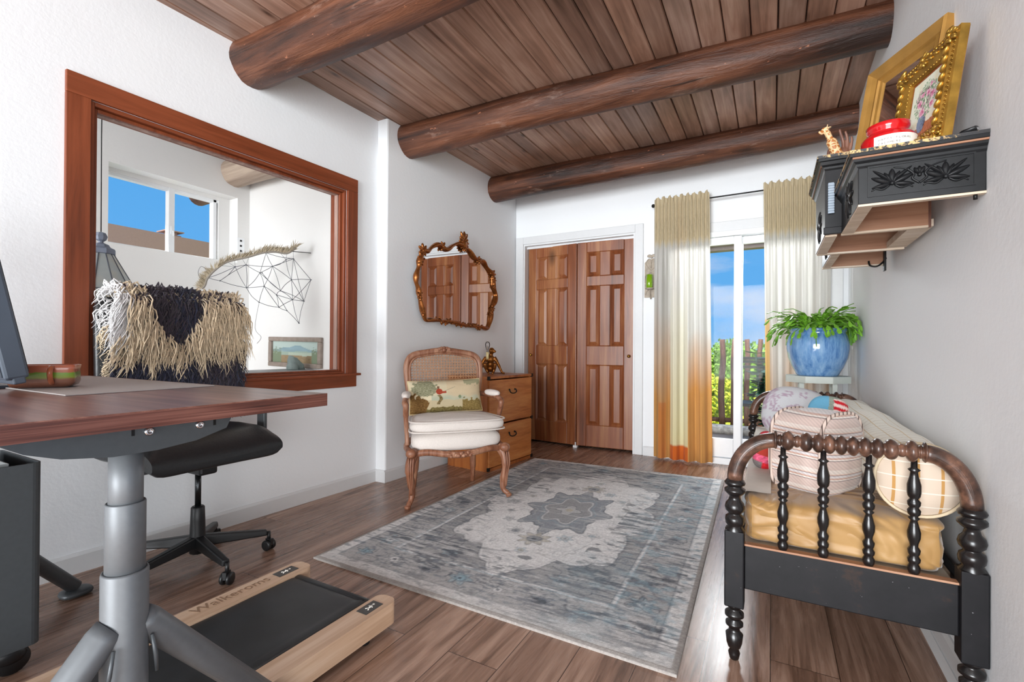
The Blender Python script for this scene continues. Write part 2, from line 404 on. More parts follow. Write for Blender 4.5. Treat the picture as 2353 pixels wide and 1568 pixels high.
        if bevel:
            b = o.modifiers.new('b', 'BEVEL'); b.width = bevel; b.segments = seg; b.limit_method = 'ANGLE'; b.angle_limit = R(40)
        if sub:
            q = o.modifiers.new('sub', 'SUBSURF'); q.levels = sub; q.render_levels = sub
        if kind: o['kind'] = kind
        if label: o['label'] = label
        return o
PMAT = {}
def thing(name, label, cat, loc=(0, 0, 0), rz=0, group=None):
    o = bpy.data.objects.new(name, None); o.empty_display_size = .05; COL.objects.link(o)
    o.location = loc; o.rotation_euler = (0, 0, rz)
    PMAT[o.name] = Matrix.Translation(Vector(loc)) @ Matrix.Rotation(rz, 4, 'Z')
    return tag(o, label, cat, group)
def tag(o, label=None, cat=None, group=None, kind=None):
    if label: o['label'] = label
    if cat: o['category'] = cat
    if group: o['group'] = group
    if kind: o['kind'] = kind
    return o
def struct(o): o['kind'] = 'structure'; return o
def lerp(a, b, t): return a+(b-a)*t
def smooth_path(pts, n=6, closed=False):
    P = [Vector(p) for p in pts]; k = len(P); out = []
    for i in range(k if closed else k-1):
        p0 = P[i-1] if (closed or i > 0) else P[0]; p1 = P[i]; p2 = P[(i+1) % k]; p3 = P[(i+2) % k] if (closed or i+2 < k) else P[-1]
        for j in range(n):
            t_ = j/n
            out.append(.5*((2*p1)+(p2-p0)*t_+(2*p0-5*p1+4*p2-p3)*t_*t_+(3*p1-p0-3*p2+p3)*t_**3))
    if not closed: out.append(P[-1])
    return out
def hexc(h): return np.array(lin(h)[:3])
def fnz(x, y, z=0.0, s=1.0): return noise.noise(Vector((x*s, y*s, z)))
def text_mesh(txt, size, M4, name, mat, parent, depth=.0006, bold=False):
    cu = bpy.data.curves.new('t', 'FONT'); cu.body = txt; cu.size = size; cu.extrude = depth; cu.resolution_u = 3
    o = bpy.data.objects.new('t', cu); COL.objects.link(o)
    dg = bpy.context.evaluated_depsgraph_get(); me = bpy.data.meshes.new_from_object(o.evaluated_get(dg))
    bpy.data.objects.remove(o); me.name = name
    X = (PMAT[parent.name].inverted() @ M4) if parent is not None else M4
    me.transform(X); me.materials.clear(); me.materials.append(mat)
    q = bpy.data.objects.new(name, me); COL.objects.link(q)
    if parent is not None: q.parent = parent; PMAT[q.name] = PMAT[parent.name]
    return q
def frame_m(o, x, y):
    x = Vector(x).normalized(); y = Vector(y); y = (y-x*y.dot(x)).normalized(); z = x.cross(y)
    m_ = Matrix((x, y, z)).transposed().to_4x4(); m_.translation = Vector(o); return m_
# ================================================================ the room
CZ = 2.585
def xl1(y): return -2.60+.045*y
def xl2(y): return -2.40+.0387*(y-2.52)
def xr(y): return .462+.0095*y
YB = 4.33
CXa, CXb = -2.36, -.97
# floor
f_ = MB(); f_.box(-4.3, .7, -1.6, YB+.14, -.08, 0); f_.box(CXa, CXb, YB+.14, YB+.62, -.08, 0)
struct(f_.build('floor', M['floor']))
# ceiling boards, each board a bevelled strip of one mesh
mb = MB(); tint = []
xx = -2.75; i = 0
while xx < .75:
    x1 = xx+.1205
    ch = .0085
    prof = [(xx+.002, CZ+.03), (xx+.002, CZ+ch), (xx+.002+ch*.5, CZ), (x1-.002-ch*.5, CZ), (x1-.002, CZ+ch), (x1-.002, CZ+.03)]
    n0 = len(mb.v)
    pr = [(p[1], p[0]) for p in prof]      # axis y: order (z, x)
    mb.prism(pr, 1, -1.6, YB+.1)
    random.seed(i*13+5); g = random.uniform(.76, 1.20); w_ = random.uniform(-.06, .06)
    tint += [(g*(1+w_), g, g*(1-w_), 1)]*(len(mb.v)-n0)
    xx = x1; i += 1
co = mb.build('ceiling', M['ceil'])
at = co.data.color_attributes.new('tint', 'FLOAT_COLOR', 'POINT')
at.data.foreach_set('color', np.array(tint, dtype=np.float32).ravel()); struct(co)
MB().box(-2.8, .8, -1.6, YB+.15, CZ+.031, CZ+.06).build('ceiling', plain('dark_gap', '#120a06', .9))['kind'] = 'structure'
# left wall, near part, with the opening
OY0, OY1, OZ0, OZ1, TH = .905, 2.245, .775, 2.005, .13
mb = MB()
def lw(y0, y1, z0, z1):
    mb.hexa([(xl1(y0)-TH, y0, z0), (xl1(y0), y0, z0), (xl1(y1), y1, z0), (xl1(y1)-TH, y1, z0)], [(xl1(y0)-TH, y0, z1), (xl1(y0), y0, z1), (xl1(y1), y1, z1), (xl1(y1)-TH, y1, z1)])
lw(-1.6, OY0, 0, CZ+.03); lw(OY1, 2.52, 0, CZ+.03); lw(OY0, OY1, 0, OZ0); lw(OY0, OY1, OZ1, CZ+.03)
struct(mb.build('wall_left', M['wall']))
mb = MB()
mb.hexa([(xl1(2.52)-TH, 2.52, 0), (xl2(2.52), 2.52, 0), (xl2(YB), YB, 0), (xl1(2.52)-TH, YB, 0)], [(xl1(2.52)-TH, 2.52, CZ+.03), (xl2(2.52), 2.52, CZ+.03), (xl2(YB), YB, CZ+.03), (xl1(2.52)-TH, YB, CZ+.03)])
struct(mb.build('wall_left', M['wall'], bevel=.012))
# right wall
mb = MB(); mb.hexa([(xr(.75), .75, 0), (.62, .75, 0), (.62, YB, 0), (xr(YB), YB, 0)], [(xr(.75), .75, CZ+.03), (.62, .75, CZ+.03), (.62, YB, CZ+.03), (xr(YB), YB, CZ+.03)])
struct(mb.build('wall_right', M['wall']))
# back wall with closet and glass door openings
CX0, CX1, CH = -2.235, -1.098, 2.015
GX0, GX1, GH = -.83, .385, 1.945
mb = MB()
for a, b, c, d in ((-2.75, CX0, 0, CZ+.03), (CX0, CX1, CH, CZ+.03), (CX1, GX0, 0, CZ+.03), (GX0, GX1, GH, CZ+.03), (GX1, .75, 0, CZ+.03)):
    mb.box(a, b, YB, YB+.14, c, d)
struct(mb.build('wall_back', M['wall']))
mb = MB(); mb.box(CX0-.1, CX1+.1, YB+.6, YB+.62, 0, 2.2); mb.box(CX0-.12, CX0-.1, YB+.14, YB+.62, 0, 2.2); mb.box(CX1+.1, CX1+.12, YB+.14, YB+.62, 0, 2.2); mb.box(CX0-.12, CX1+.12, YB+.14, YB+.62, 2.2, 2.22)
struct(mb.build('wall_closet', M['wall']))
# baseboards
def baseboard(name, pts, th=.016, h=.085, shoe=False):
    mb = MB()
    for (x0, y0), (x1, y1) in zip(pts[:-1], pts[1:]):
        d = Vector((x1-x0, y1-y0, 0)).normalized(); n = Vector((d.y, -d.x, 0))
        def bar(z0_, z1_, t_, t2):
            a = Vector((x0, y0, 0)); b = Vector((x1, y1, 0))
            mb.hexa([a+n*.0+Vector((0, 0, z0_)), a+n*t_+Vector((0, 0, z0_)), b+n*t_+Vector((0, 0, z0_)), b+Vector((0, 0, z0_))],
                    [a+Vector((0, 0, z1_)), a+n*t2+Vector((0, 0, z1_)), b+n*t2+Vector((0, 0, z1_)), b+Vector((0, 0, z1_))])
        bar(0, h-.012, th, th); bar(h-.012, h, th, th*.45)
        if shoe: bar(0, .026, th+.016, th+.004)
    return struct(mb.build(name, M['trim']))
baseboard('baseboard_left', [(xl1(-1.6), -1.6), (xl1(2.52), 2.52), (xl2(2.52), 2.52-.001), ], .014)
baseboard('baseboard_left', [(xl2(2.506), 2.506), (xl2(YB), YB)], .014)
baseboard('baseboard_right', [(xr(YB), YB), (xr(.75), .75)], .014, .09, True)
baseboard('baseboard_back', [(xl2(YB), YB), (CX0-.085, YB)], .014)
baseboard('baseboard_back', [(CX1+.085, YB), (GX0-.07, YB)], .014)

# ---------------- interior window between the rooms (window_1)
wr = bpy.data.objects.new('window_1', None); COL.objects.link(wr); PMAT[wr.name] = Matrix.Identity(4); struct(wr)
def xw(y, o): return xl1(y)+o
def wbar(y0, y1, z0, z1, o0, o1, name, mat, par=wr, bev=.003):
    mb = MB(); mb.hexa([(xw(y0, o0), y0, z0), (xw(y0, o1), y0, z0), (xw(y1, o1), y1, z0), (xw(y1, o0), y1, z0)], [(xw(y0, o0), y0, z1), (xw(y0, o1), y0, z1), (xw(y1, o1), y1, z1), (xw(y1, o0), y1, z1)])
    return mb.build(name, mat, par, bevel=bev)
cw = .082
wbar(OY0-cw, OY0, OZ0, OZ1, 0, .018, 'casing', M['mahog'])
wbar(OY1, OY1+cw, OZ0, OZ1, 0, .018, 'casing', M['mahog'])
wbar(OY0-cw, OY1+cw, OZ1, OZ1+cw+.008, 0, .018, 'casing', M['mahog_y'])
wbar(OY0-cw, OY1+cw, OZ0-.085, OZ0-.008, 0, .016, 'apron', M['mahog_y'])
wbar(OY0-cw-.025, OY1+cw+.025, OZ0-.010, OZ0+.006, -.03, .032, 'sill', M['mahog_y'])
# jambs stepped: outer stop, glass, inner
for (y0, y1, z0, z1, mt) in ((OY0, OY0+.018, OZ0, OZ1, 'mahog'), (OY1-.018, OY1, OZ0, OZ1, 'mahog'), (OY0+.018, OY1-.018, OZ1-.018, OZ1, 'mahog_y'), (OY0+.018, OY1-.018, OZ0+.006, OZ0+.02, 'mahog_y')):
    wbar(y0, y1, z0, z1, -TH, 0, 'jamb', M[mt])
M['jamb_pale'] = wood('pale_jamb_wood', '#8a665a', '#a98a7e', '#c0a99e', 2, 1, .5, 0, .05)  # paler wood tone for the outer glazing beads
for (y0, y1, z0, z1) in ((OY0+.018, OY0+.034, OZ0+.02, OZ1-.018), (OY1-.034, OY1-.018, OZ0+.02, OZ1-.018), (OY0+.034, OY1-.034, OZ1-.034, OZ1-.018), (OY0+.034, OY1-.034, OZ0+.02, OZ0+.032)):
    wbar(y0, y1, z0, z1, -.075, -.045, 'glazing_bead', M['jamb_pale'])
    wbar(y0, y1, z0, z1, -.037, -.022, 'glazing_bead', M['mahog'])
wbar(OY0+.02, OY1-.02, OZ0+.02, OZ1-.02, -.044, -.040, 'glass_pane', M['glass'], bev=0)

# ---------------- ceiling logs
def log(y0, y1, rl, rr, zl, zr, label, x0, x1, seed):
    mb = MB(); n = 28; k = 60
    def fn(u, v):
        x = lerp(x0, x1, v); r = lerp(rl, rr, v)
        a = 2*PI*u
        cy = lerp(y0, y1, v)+.010*math.sin(v*7+seed); cz = lerp(zl, zr, v)+.004*math.sin(v*9+seed*2)
        d = r*(1+.07*noise.noise(Vector((x*1.6, math.cos(a)*1.5+seed*3, math.sin(a)*1.5)))+.022*noise.noise(Vector((x*9, math.cos(a)*4+seed, math.sin(a)*4))))
        return (x, cy+d*math.cos(a), cz+d*math.sin(a))
    mb.grid(fn, n, k, closeu=True)
    mb.add([fn(j/n, 0) for j in range(n)], [tuple(range(n))]); mb.add([fn(j/n, 1) for j in range(n)], [tuple(range(n-1, -1, -1))])
    o = mb.build('ceiling_beam', M['beam']); return tag(o, label, 'beam')
log(1.595, 1.62, .128, .118, 2.515, 2.515, 'thick brown log beam nearest the viewer, crossing the upper left', xl1(1.6)-.04, .62, 1)
log(2.735, 2.855, .124, .108, 2.505, 2.535, 'middle brown log beam reaching the right wall above the shelf', xl2(2.7)-.04, .62, 2)
log(3.915, 3.925, .122, .110, 2.480, 2.525, 'farthest brown log beam, over the closet doors and curtains', xl2(3.9)-.04, .62, 3)

# ---------------- closet (door_1)
def empty_struct(name):
    o = bpy.data.objects.new(name, None); COL.objects.link(o); PMAT[o.name] = Matrix.Identity(4); return struct(o)
d1 = empty_struct('door_1')
mb = MB(); w_ = .088
mb.box(CX0-w_, CX0-.004, YB-.018, YB, 0, CH+w_-.01); mb.box(CX1+.004, CX1+w_-.01, YB-.018, YB, 0, CH+w_-.01); mb.box(CX0-.004, CX1+.004, YB-.018, YB, CH+.004, CH+w_-.01)
mb.build('casing', M['trim'], d1, bevel=.004)
mb = MB(); mb.box(CX0-.004, CX0+.012, YB-.006, YB+.14, 0, CH+.004); mb.box(CX1-.012, CX1+.004, YB-.006, YB+.14, 0, CH+.004); mb.box(CX0+.012, CX1-.012, YB-.006, YB+.14, CH-.012, CH+.004)
mb.box(CX0+.012, CX1-.012, YB+.045, YB+.075, CH-.035, CH-.012)
mb.build('jamb', M['trim'], d1)
def leaf(x0, y0, x1, y1, knobside):
    L = math.hypot(x1-x0, y1-y0); a = math.atan2(y1-y0, x1-x0)
    lf = bpy.data.objects.new('door_leaf', None)
    Mx = Matrix.Translation((x0, y0, 0)) @ Matrix.Rotation(a, 4, 'Z')
    Z0, Z1 = .018, 1.985
    st = .095; mid = .10; pw = (L-2*st-mid)/2
    rows = [(.225, .80), (.985, 1.56), (1.655, 1.885)]
    # frame = base slab minus panels: build with bars
    mb = MB()
    def bar(a0, a1, b0, b1): mb.box(a0, a1, 0, .034, b0, b1)
    bar(0, st, Z0, Z1); bar(L-st, L, Z0, Z1)
    zs = [Z0]+[q for r_ in rows for q in r_]+[Z1]
    for i in range(0, 8, 2): bar(st, L-st, zs[i], zs[i+1])
    for (a_, b_) in rows: bar(st+pw, st+pw+mid, a_, b_)
    mb.xform(Mx); fr = mb.build('door_frame', M['door'], d1, bevel=.005)
    for (a_, b_) in rows:
        for c0 in (st, st+pw+mid):
            p = MB(); c1 = c0+pw; i0 = .016; i1 = .038
            o = [(c0, a_), (c1, a_), (c1, b_), (c0, b_)]
            q = [(c0+i0, a_+i0), (c1-i0, a_+i0), (c1-i0, b_-i0), (c0+i0, b_-i0)]
            r_ = [(c0+i1, a_+i1), (c1-i1, a_+i1), (c1-i1, b_-i1), (c0+i1, b_-i1)]
            vs = [(x, .004, z) for x, z in o]+[(x, .014, z) for x, z in q]+[(x, .003, z) for x, z in r_]
            fs = [(0+i, (i+1) % 4, 4+(i+1) % 4, 4+i) for i in range(4)]+[(4+i, 4+(i+1) % 4, 8+(i+1) % 4, 8+i) for i in range(4)]+[(8, 9, 10, 11)]
            p.add(vs, fs); p.add([(x, .026, z) for x, z in o], [(3, 2, 1, 0)])
            p.xform(Mx); p.build('door_panel', M['door'], fr)
    kx = L-.045 if knobside else .045
    k = MB(); k.lathe([(.006, 0), (.006, .012), (.013, .018), (.015, .026), (.010, .033), (.001, .035)], (0, 0, 0), 14); k.xform(Matrix.Translation((kx, 0, .89)) @ Matrix.Rotation(PI/2, 4, 'X'))
    k.xform(Mx); k.build('knob', M['brass'], fr)
leaf(CX0+.016, YB+.072, (CX0+CX1)/2-.004, YB+.018, False)
leaf((CX0+CX1)/2+.004, YB+.018, CX1-.016, YB+.050, True)
mb = MB(); mb.box((CX0+CX1)/2-.02, (CX0+CX1)/2+.02, YB-.01, YB+.03, 0, .02); mb.tube([((CX0+CX1)/2, YB+.005, .015), ((CX0+CX1)/2, YB+.005, .05)], .006)
mb.build('floor_guide', M['vinyl'], d1)

# ---------------- sliding glass door (door_2)
d2 = empty_struct('door_2')
yf = YB-.028
mb = MB()
mb.box(GX0-.085, GX0, YB-.018, YB, 0, GH+.082); mb.box(GX1, GX1+.085, YB-.018, YB, 0, GH+.082); mb.box(GX0, GX1, YB-.018, YB, GH, GH+.082)
mb.build('casing', M['trim'], d2, bevel=.004)
mb = MB()
mb.box(GX0, GX0+.04, yf, YB+.10, 0, GH); mb.box(GX1-.04, GX1, yf, YB+.10, 0, GH); mb.box(GX0+.04, GX1-.04, yf, YB+.10, GH-.045, GH); mb.box(GX0+.04, GX1-.04, yf, YB+.10, 0, .055)
mb.build('door_frame', M['vinyl'], d2, bevel=.004)
def slider(x0, x1, y, ht):
    mb = MB(); s_ = .058; y0, y1 = y, y+.034
    mb.box(x0, x0+s_, y0, y1, .06, GH-.048); mb.box(x1-s_, x1, y0, y1, .06, GH-.048)
    mb.box(x0+s_, x1-s_, y0, y1, .06, .215); mb.box(x0+s_, x1-s_, y0, y1, ht, GH-.048)
    o = mb.build('sliding_panel', M['vinyl'], d2, bevel=.005)
    g = MB(); g.box(x0+s_-.01, x1-s_+.01, y0+.014, y0+.019, .205, ht+.01); g.build('glass_pane', M['glass'], o)
slider(GX0+.042, -.218, YB-.02, 1.835)
slider(-.268, GX1-.042, YB+.03, 1.835)

# ---------------- side room seen through the interior window
mb = MB()
# far wall x=-4.12 with window y 1.57..2.40, z 1.69..2.25
FX = -4.12; a0, a1, b0, b1 = 1.565, 2.49, 1.69, 2.262
for y0, y1, z0_, z1_ in ((-1.6, a0, 0, CZ), (a1, 2.62, 0, CZ), (a0, a1, 0, b0), (a0, a1, b1, CZ)):
    mb.box(FX-.26, FX, y0, y1, z0_, z1_)
struct(mb.build('wall_side_room_far', M['wall2']))
mb = MB(); mb.box(FX-.26, xl1(2.6)-TH, 2.60, 2.75, 0, CZ); struct(mb.build('wall_side_room_end', M['wall2']))
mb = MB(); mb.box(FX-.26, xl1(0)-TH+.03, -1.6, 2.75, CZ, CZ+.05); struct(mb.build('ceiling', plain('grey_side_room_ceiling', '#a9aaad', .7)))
w2 = empty_struct('window_2')
xg = FX-.15
mb = MB(); t_ = .028; ym = 2.03
mb.box(xg-.03, xg+.02, a0, a0+t_, b0, b1-.0); mb.box(xg-.03, xg+.02, a1-.135, a1-.135+t_, b0, b1); mb.box(xg-.03, xg+.02, a0, a1-.09, b1-.055, b1-.03); mb.box(xg-.03, xg+.02, a0, a1-.09, b0, b0+t_); mb.box(xg-.03, xg+.025, ym-.022, ym+.022, b0, b1-.03)
mb.build('window_frame', M['vinyl'], w2, bevel=.003)
mb = MB(); mb.box(xg-.11, xg+.03, a1-.094, a1+.01, b0-.01, b1+.01); mb.box(xg-.11, xg+.03, a0-.01, a1-.094, b1-.032, b1+.01)
mb.build('window_reveal', M['wall2'], w2)
mb = MB(); mb.box(xg-.006, xg-.002, a0+.02, a1-.1, b0+.02, b1-.05); mb.build('glass_pane', M['glass'], w2)
mb = MB(); mb.box(xg+.024, xg+.034, ym-.008, ym+.008, 1.86, 1.92); mb.tube([(xg+.03, ym, 1.885), (xg+.055, ym, 1.875), (xg+.055, ym, 1.84)], .005, 8); mb.build('latch', M['vinyl'], w2)
# ================================================================ rug
def make_rug():
    P = [(-1.809, 1.452), (-.238, 1.443), (-.297, 3.775), (-1.798, 3.70)]
    nu, nv = 300, 450
    U, V = np.meshgrid(np.linspace(0, 1, nu+1), np.linspace(0, 1, nv+1))
    X = (1-U)*(1-V)*P[0][0]+U*(1-V)*P[1][0]+U*V*P[2][0]+(1-U)*V*P[3][0]
    Y = (1-U)*(1-V)*P[0][1]+U*(1-V)*P[1][1]+U*V*P[2][1]+(1-U)*V*P[3][1]
    rng = np.random.RandomState(3)
    def vn(nx, ny, seed, x=U, y=V):
        r = np.random.RandomState(seed).rand(ny+2, nx+2)
        fx = np.clip(x*nx, 0, nx-1e-6); fy = np.clip(y*ny, 0, ny-1e-6); ix = fx.astype(int); iy = fy.astype(int); tx = fx-ix; ty = fy-iy
        tx = tx*tx*(3-2*tx); ty = ty*ty*(3-2*ty)
        return (r[iy, ix]*(1-tx)+r[iy, ix+1]*tx)*(1-ty)+(r[iy+1, ix]*(1-tx)+r[iy+1, ix+1]*tx)*ty
    def fb(nx, ny, seed, o=4):
        s_ = 0; a = .5; t_ = 0
        for k in range(o): s_ = s_+a*vn(int(nx*2**k), int(ny*2**k), seed+k); t_ += a; a *= .55
        return s_/t_
    W_, L_ = 1.54, 2.30
    xm = (U-.5)*W_; ym = (V-.5)*L_
    wx = xm+.018*(fb(18, 26, 50)-.5); wy = ym+.018*(fb(18, 26, 60)-.5)
    dx = W_/2-np.abs(xm); dy = L_/2-np.abs(ym); d = np.minimum(dx, dy)
    ax, ay = np.abs(wx), np.abs(wy)
    white = np.array([.76, .76, .76]); grey = np.array([.30, .302, .31]); lg = np.array([.47, .475, .48]); navy = np.array([.045, .058, .082]); blue = np.array([.27, .42, .50]); beige = np.array([.44, .40, .30]); slate = np.array([.13, .16, .20])
    C_ = np.ones(X.shape+(3,))*white
    def put(mask, c, a=1.0):
        mm = (np.clip(mask, 0, 1)*a)[..., None]; C_[:] = C_*(1-mm)+c*mm
    def edge(f, w): return np.clip(1-np.abs(f)/w, 0, 1)
    # inner field: elongated lobed medallion ground, grey corners
    ang = np.arctan2(wy*.72, wx); rr = np.hypot(wx, wy*.70)
    lob = .50+.045*np.cos(ang*8)+.03*np.abs(np.cos(ang*12))+.05*np.cos(ang*2+PI)
    field = (d > .27).astype(float)
    corner = ((rr > lob) & (d > .27)).astype(float)
    put(corner, grey, .9); put(edge(rr-lob, .007)*field, navy, .75); put(edge(rr-lob+.02, .006)*field, lg, .5)
    # central medallion
    r2 = np.hypot(wx, wy*.62); a2 = np.arctan2(wy*.62, wx)
    l2 = .215+.03*np.cos(a2*8)+.014*np.cos(a2*16)
    put((r2 < l2).astype(float), slate, .8); put(edge(r2-l2, .007), navy, .9); put(edge(r2-l2+.022, .005), lg, .7)
    l3 = .125+.02*np.cos(a2*6+.5); put((r2 < l3).astype(float), grey, .9); put(edge(r2-l3, .006), white, .8); put(edge(r2-l3-.02, .004), blue, .6)
    r3 = np.hypot(wx, wy*.9); a3 = np.arctan2(wy, wx); l4 = .062+.018*np.cos(a3*4); put((r3 < l4).astype(float), lg, .9); put(edge(r3-l4, .005), navy, .8); put((r3 < .022).astype(float), beige, .8)
    # flower rosettes
    def rose(cx, cy, s_, c1, c2, k=8, a=.8):
        q = np.hypot(wx-cx, wy-cy)/s_; th = np.arctan2(wy-cy, wx-cx); l_ = .8+.2*np.cos(th*k)
        put((q < l_).astype(float), c1, a*.75); put(edge(q-l_, .12), navy, a*.7); put((q < .45).astype(float), c2, a); put(edge(q-.45, .12), navy, a*.6); put((q < .16).astype(float), navy, a)
    for sy in (-1, 1):
        rose(0, sy*.47, .085, beige, slate, 8); rose(.13, sy*.40, .045, blue, lg, 6, .6); rose(-.13, sy*.42, .05, lg, slate, 6, .6)
        rose(.24, sy*.30, .04, lg, blue, 5, .5); rose(-.24, sy*.28, .04, slate, lg, 5, .5); rose(.0, sy*.62, .035, blue, beige, 5, .5)
    for sx in (-1, 1):
        rose(sx*.36, 0, .05, slate, lg, 6, .6); rose(sx*.30, .15, .03, beige, slate, 5, .5); rose(sx*.30, -.16, .03, lg, navy, 5, .6)
        for sy in (-1, 1):
            rose(sx*.42, sy*.72, .07, lg, navy, 8, .7); rose(sx*.27, sy*.80, .045, blue, slate, 6, .6); rose(sx*.45, sy*.50, .04, slate, lg, 6, .6)
    # scrolls in corner fields and field
    s1 = fb(10, 15, 90, 3); s2 = fb(14, 20, 120, 2)
    put(edge(s1-.5, .020)*corner, navy, .8); put(edge(s2-.5, .018)*field*(1-corner), grey, .6); put(edge(s2-.62, .02)*field, slate, .4); put(edge(s2-.40, .012)*corner, lg, .6)
    # border band
    band = ((d > .075) & (d < .25)).astype(float)
    put(band, grey, .75)
    for q, c in ((.075, slate), (.09, lg), (.235, lg), (.252, blue), (.27, slate)): put(edge(d-q, .0055), c, .75)
    n_ = 13
    for k in range(n_):
        ty_ = -L_/2+.16+(L_-.32)*k/(n_-1)
        for sx in (-1, 1): rose(sx*(W_/2-.163), ty_, .058 if k % 2 else .042, [lg, blue, slate][k % 3], [navy, lg, white][(k+1) % 3], 6+k % 3, .7)
    for k in range(8):
        tx_ = -W_/2+.16+(W_-.32)*k/7
        for sy in (-1, 1): rose(tx_, sy*(L_/2-.163), .058 if k % 2 else .042, [blue, lg, slate][k % 3], [navy, blue, white][(k+1) % 3], 6+k % 3, .75)
    s3 = fb(26, 38, 150, 2); put(edge(s3-.5, .030)*band, navy, .75)
    # abrash: streaks across the width
    st = fb(7, 150, 200, 3); st2 = fb(26, 220, 230, 2); big = fb(4, 6, 260, 3)
    wear = np.clip((st*.5+st2*.35+big*.45-.60)*4.2, 0, 1)
    put(wear, np.array([.60, .60, .605]), .80)
    dk = np.clip((fb(14, 190, 300, 3)-.53)*8, 0, 1)*np.clip((big-.36)*4, 0, 1)
    put(dk*(d < .46), navy, .80)
    dk3 = np.clip((fb(26, 90, 310, 3)-.56)*9, 0, 1)*np.clip((fb(7, 9, 320, 2)-.45)*5, 0, 1); put(dk3*(d > .05)*(d < .5), navy, .7)
    dk2 = np.clip((fb(40, 190, 330, 2)-.60)*7, 0, 1); put(dk2*np.clip(.55-d, 0, .3)*3.3, slate, .7)
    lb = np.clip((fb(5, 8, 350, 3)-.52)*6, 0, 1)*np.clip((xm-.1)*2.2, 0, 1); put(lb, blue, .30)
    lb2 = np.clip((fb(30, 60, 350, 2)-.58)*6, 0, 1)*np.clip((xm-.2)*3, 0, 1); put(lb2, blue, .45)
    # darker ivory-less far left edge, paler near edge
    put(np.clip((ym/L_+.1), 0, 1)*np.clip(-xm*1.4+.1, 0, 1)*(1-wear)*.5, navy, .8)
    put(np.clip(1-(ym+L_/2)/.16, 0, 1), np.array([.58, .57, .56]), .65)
    put(np.clip(1-d/.02, 0, 1) > .2, np.array([.33, .30, .28]), .9)
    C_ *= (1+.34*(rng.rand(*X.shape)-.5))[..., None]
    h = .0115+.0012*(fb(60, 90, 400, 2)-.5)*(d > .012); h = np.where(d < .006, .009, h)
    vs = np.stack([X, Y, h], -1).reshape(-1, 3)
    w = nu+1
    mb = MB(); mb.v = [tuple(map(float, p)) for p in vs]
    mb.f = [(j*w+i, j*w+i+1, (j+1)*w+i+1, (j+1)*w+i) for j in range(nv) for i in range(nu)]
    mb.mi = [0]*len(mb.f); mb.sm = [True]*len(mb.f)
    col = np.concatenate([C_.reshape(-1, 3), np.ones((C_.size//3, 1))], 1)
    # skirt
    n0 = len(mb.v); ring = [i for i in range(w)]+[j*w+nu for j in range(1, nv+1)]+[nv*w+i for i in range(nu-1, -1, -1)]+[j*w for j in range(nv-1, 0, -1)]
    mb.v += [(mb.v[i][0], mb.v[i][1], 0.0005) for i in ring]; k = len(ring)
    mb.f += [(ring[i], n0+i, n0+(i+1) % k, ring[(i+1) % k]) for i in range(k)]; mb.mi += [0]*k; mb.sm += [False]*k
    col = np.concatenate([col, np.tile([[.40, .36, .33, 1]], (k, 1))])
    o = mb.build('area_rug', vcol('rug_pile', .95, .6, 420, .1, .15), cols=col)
    tag(o, 'distressed grey, ivory and blue oriental rug with medallion on the plank floor', 'rug')
make_rug()

# ================================================================ desk, standing height
DZ = .845
dx0, dx1, dy0, dy1 = -2.45, -.932, .02, .784
desk = thing('standing_desk', 'walnut-topped height-adjustable desk on grey telescopic columns', 'desk', ((dx0+dx1)/2, .434, 0))
mb = MB(); mb.box(dx0, dx1, dy0, dy1, DZ-.0295, DZ-.002); mb.build('desktop_edge', M['deskedge'], desk, world=True)
mb = MB(); mb.box(dx0, dx1, dy0, dy1, DZ-.002, DZ); mb.build('desktop', M['desk'], desk, world=True)
for cx, nm in ((-1.06, 1), (-2.33, 2)):
    cy = .434
    # bracket beam under the top, tapered ends (along y)
    top = DZ-.030
    poly = [(.255, top), (.255, top-.012), (.285, .783), (.33, .767), (.40, .757), (.47, .757), (.54, .764), (.60, .781), (.612, top-.01), (.612, top)]
    mb = MB(); mb.prism([(p[0]+.0, p[1]) for p in poly], 0, cx-.034, cx+.034)
    br_ = mb.build('bracket', M['dark_metal'], desk, world=True, bevel=.003)
    for q in (.455, .545):
        b = MB(); b.lathe([(.0085, 0), (.0085, .003), (.0065, .0055), (.003, .0055), (.003, .003), (.001, .003)], (cx+.034, q, .795), 16, ax=0); b.build('bolt', M['chrome'], br_, world=True)
    for q in (.43, .575):
        b = MB(); b.box(cx+.033, cx+.0348, q-.0025, q+.0025, .790, .803); b.build('slot', M['black'], br_, world=True)
    mb = MB(); mb.lathe([(.0265, .62), (.0265, .765)], (cx, cy, 0), 36); mb.build('upper_tube', M['grey_metal'], desk, world=True)
    mb = MB(); mb.lathe([(.029, .50), (.031, .50), (.031, .662), (.030, .664), (.027, .664), (.027, .66)], (cx, cy, 0), 36); mb.build('middle_tube', M['grey_metal'], desk, world=True)
    mb = MB(); mb.lathe([(.036, .06), (.0365, .08), (.0365, .533), (.0352, .537), (.031, .537), (.031, .533)], (cx, cy, 0), 36); mb.build('lower_tube', M['grey_metal'], desk, world=True)
    for sg in (1, -1):
        mb = MB(); pts = [(cx, cy+sg*.022, .435), (cx, cy+sg*.035, .425), (cx, cy+sg*.36, .018+.015)]
        mb.tube(pts, [.030, .030, .026], 20, flat=(.9, 1.0), upv=(0, 0, 1)); lg_ = mb.build('leg', M['grey_metal'], desk, world=True)
        mb = MB(); mb.ell((cx, cy+sg*.362, .014), (.042, .05, .014), 20, 8, e=.7); mb.build('foot_cap', M['dark_metal'], lg_, world=True)
        mb = MB(); mb.tube([(cx+.0335, cy+sg*.030, .41), (cx+.0345, cy+sg*.036, .37), (cx+.030, cy+sg*.04, .335)], [.003, .004, .003], 8); mb.build('weld_seam', M['dark_metal'], lg_, world=True)
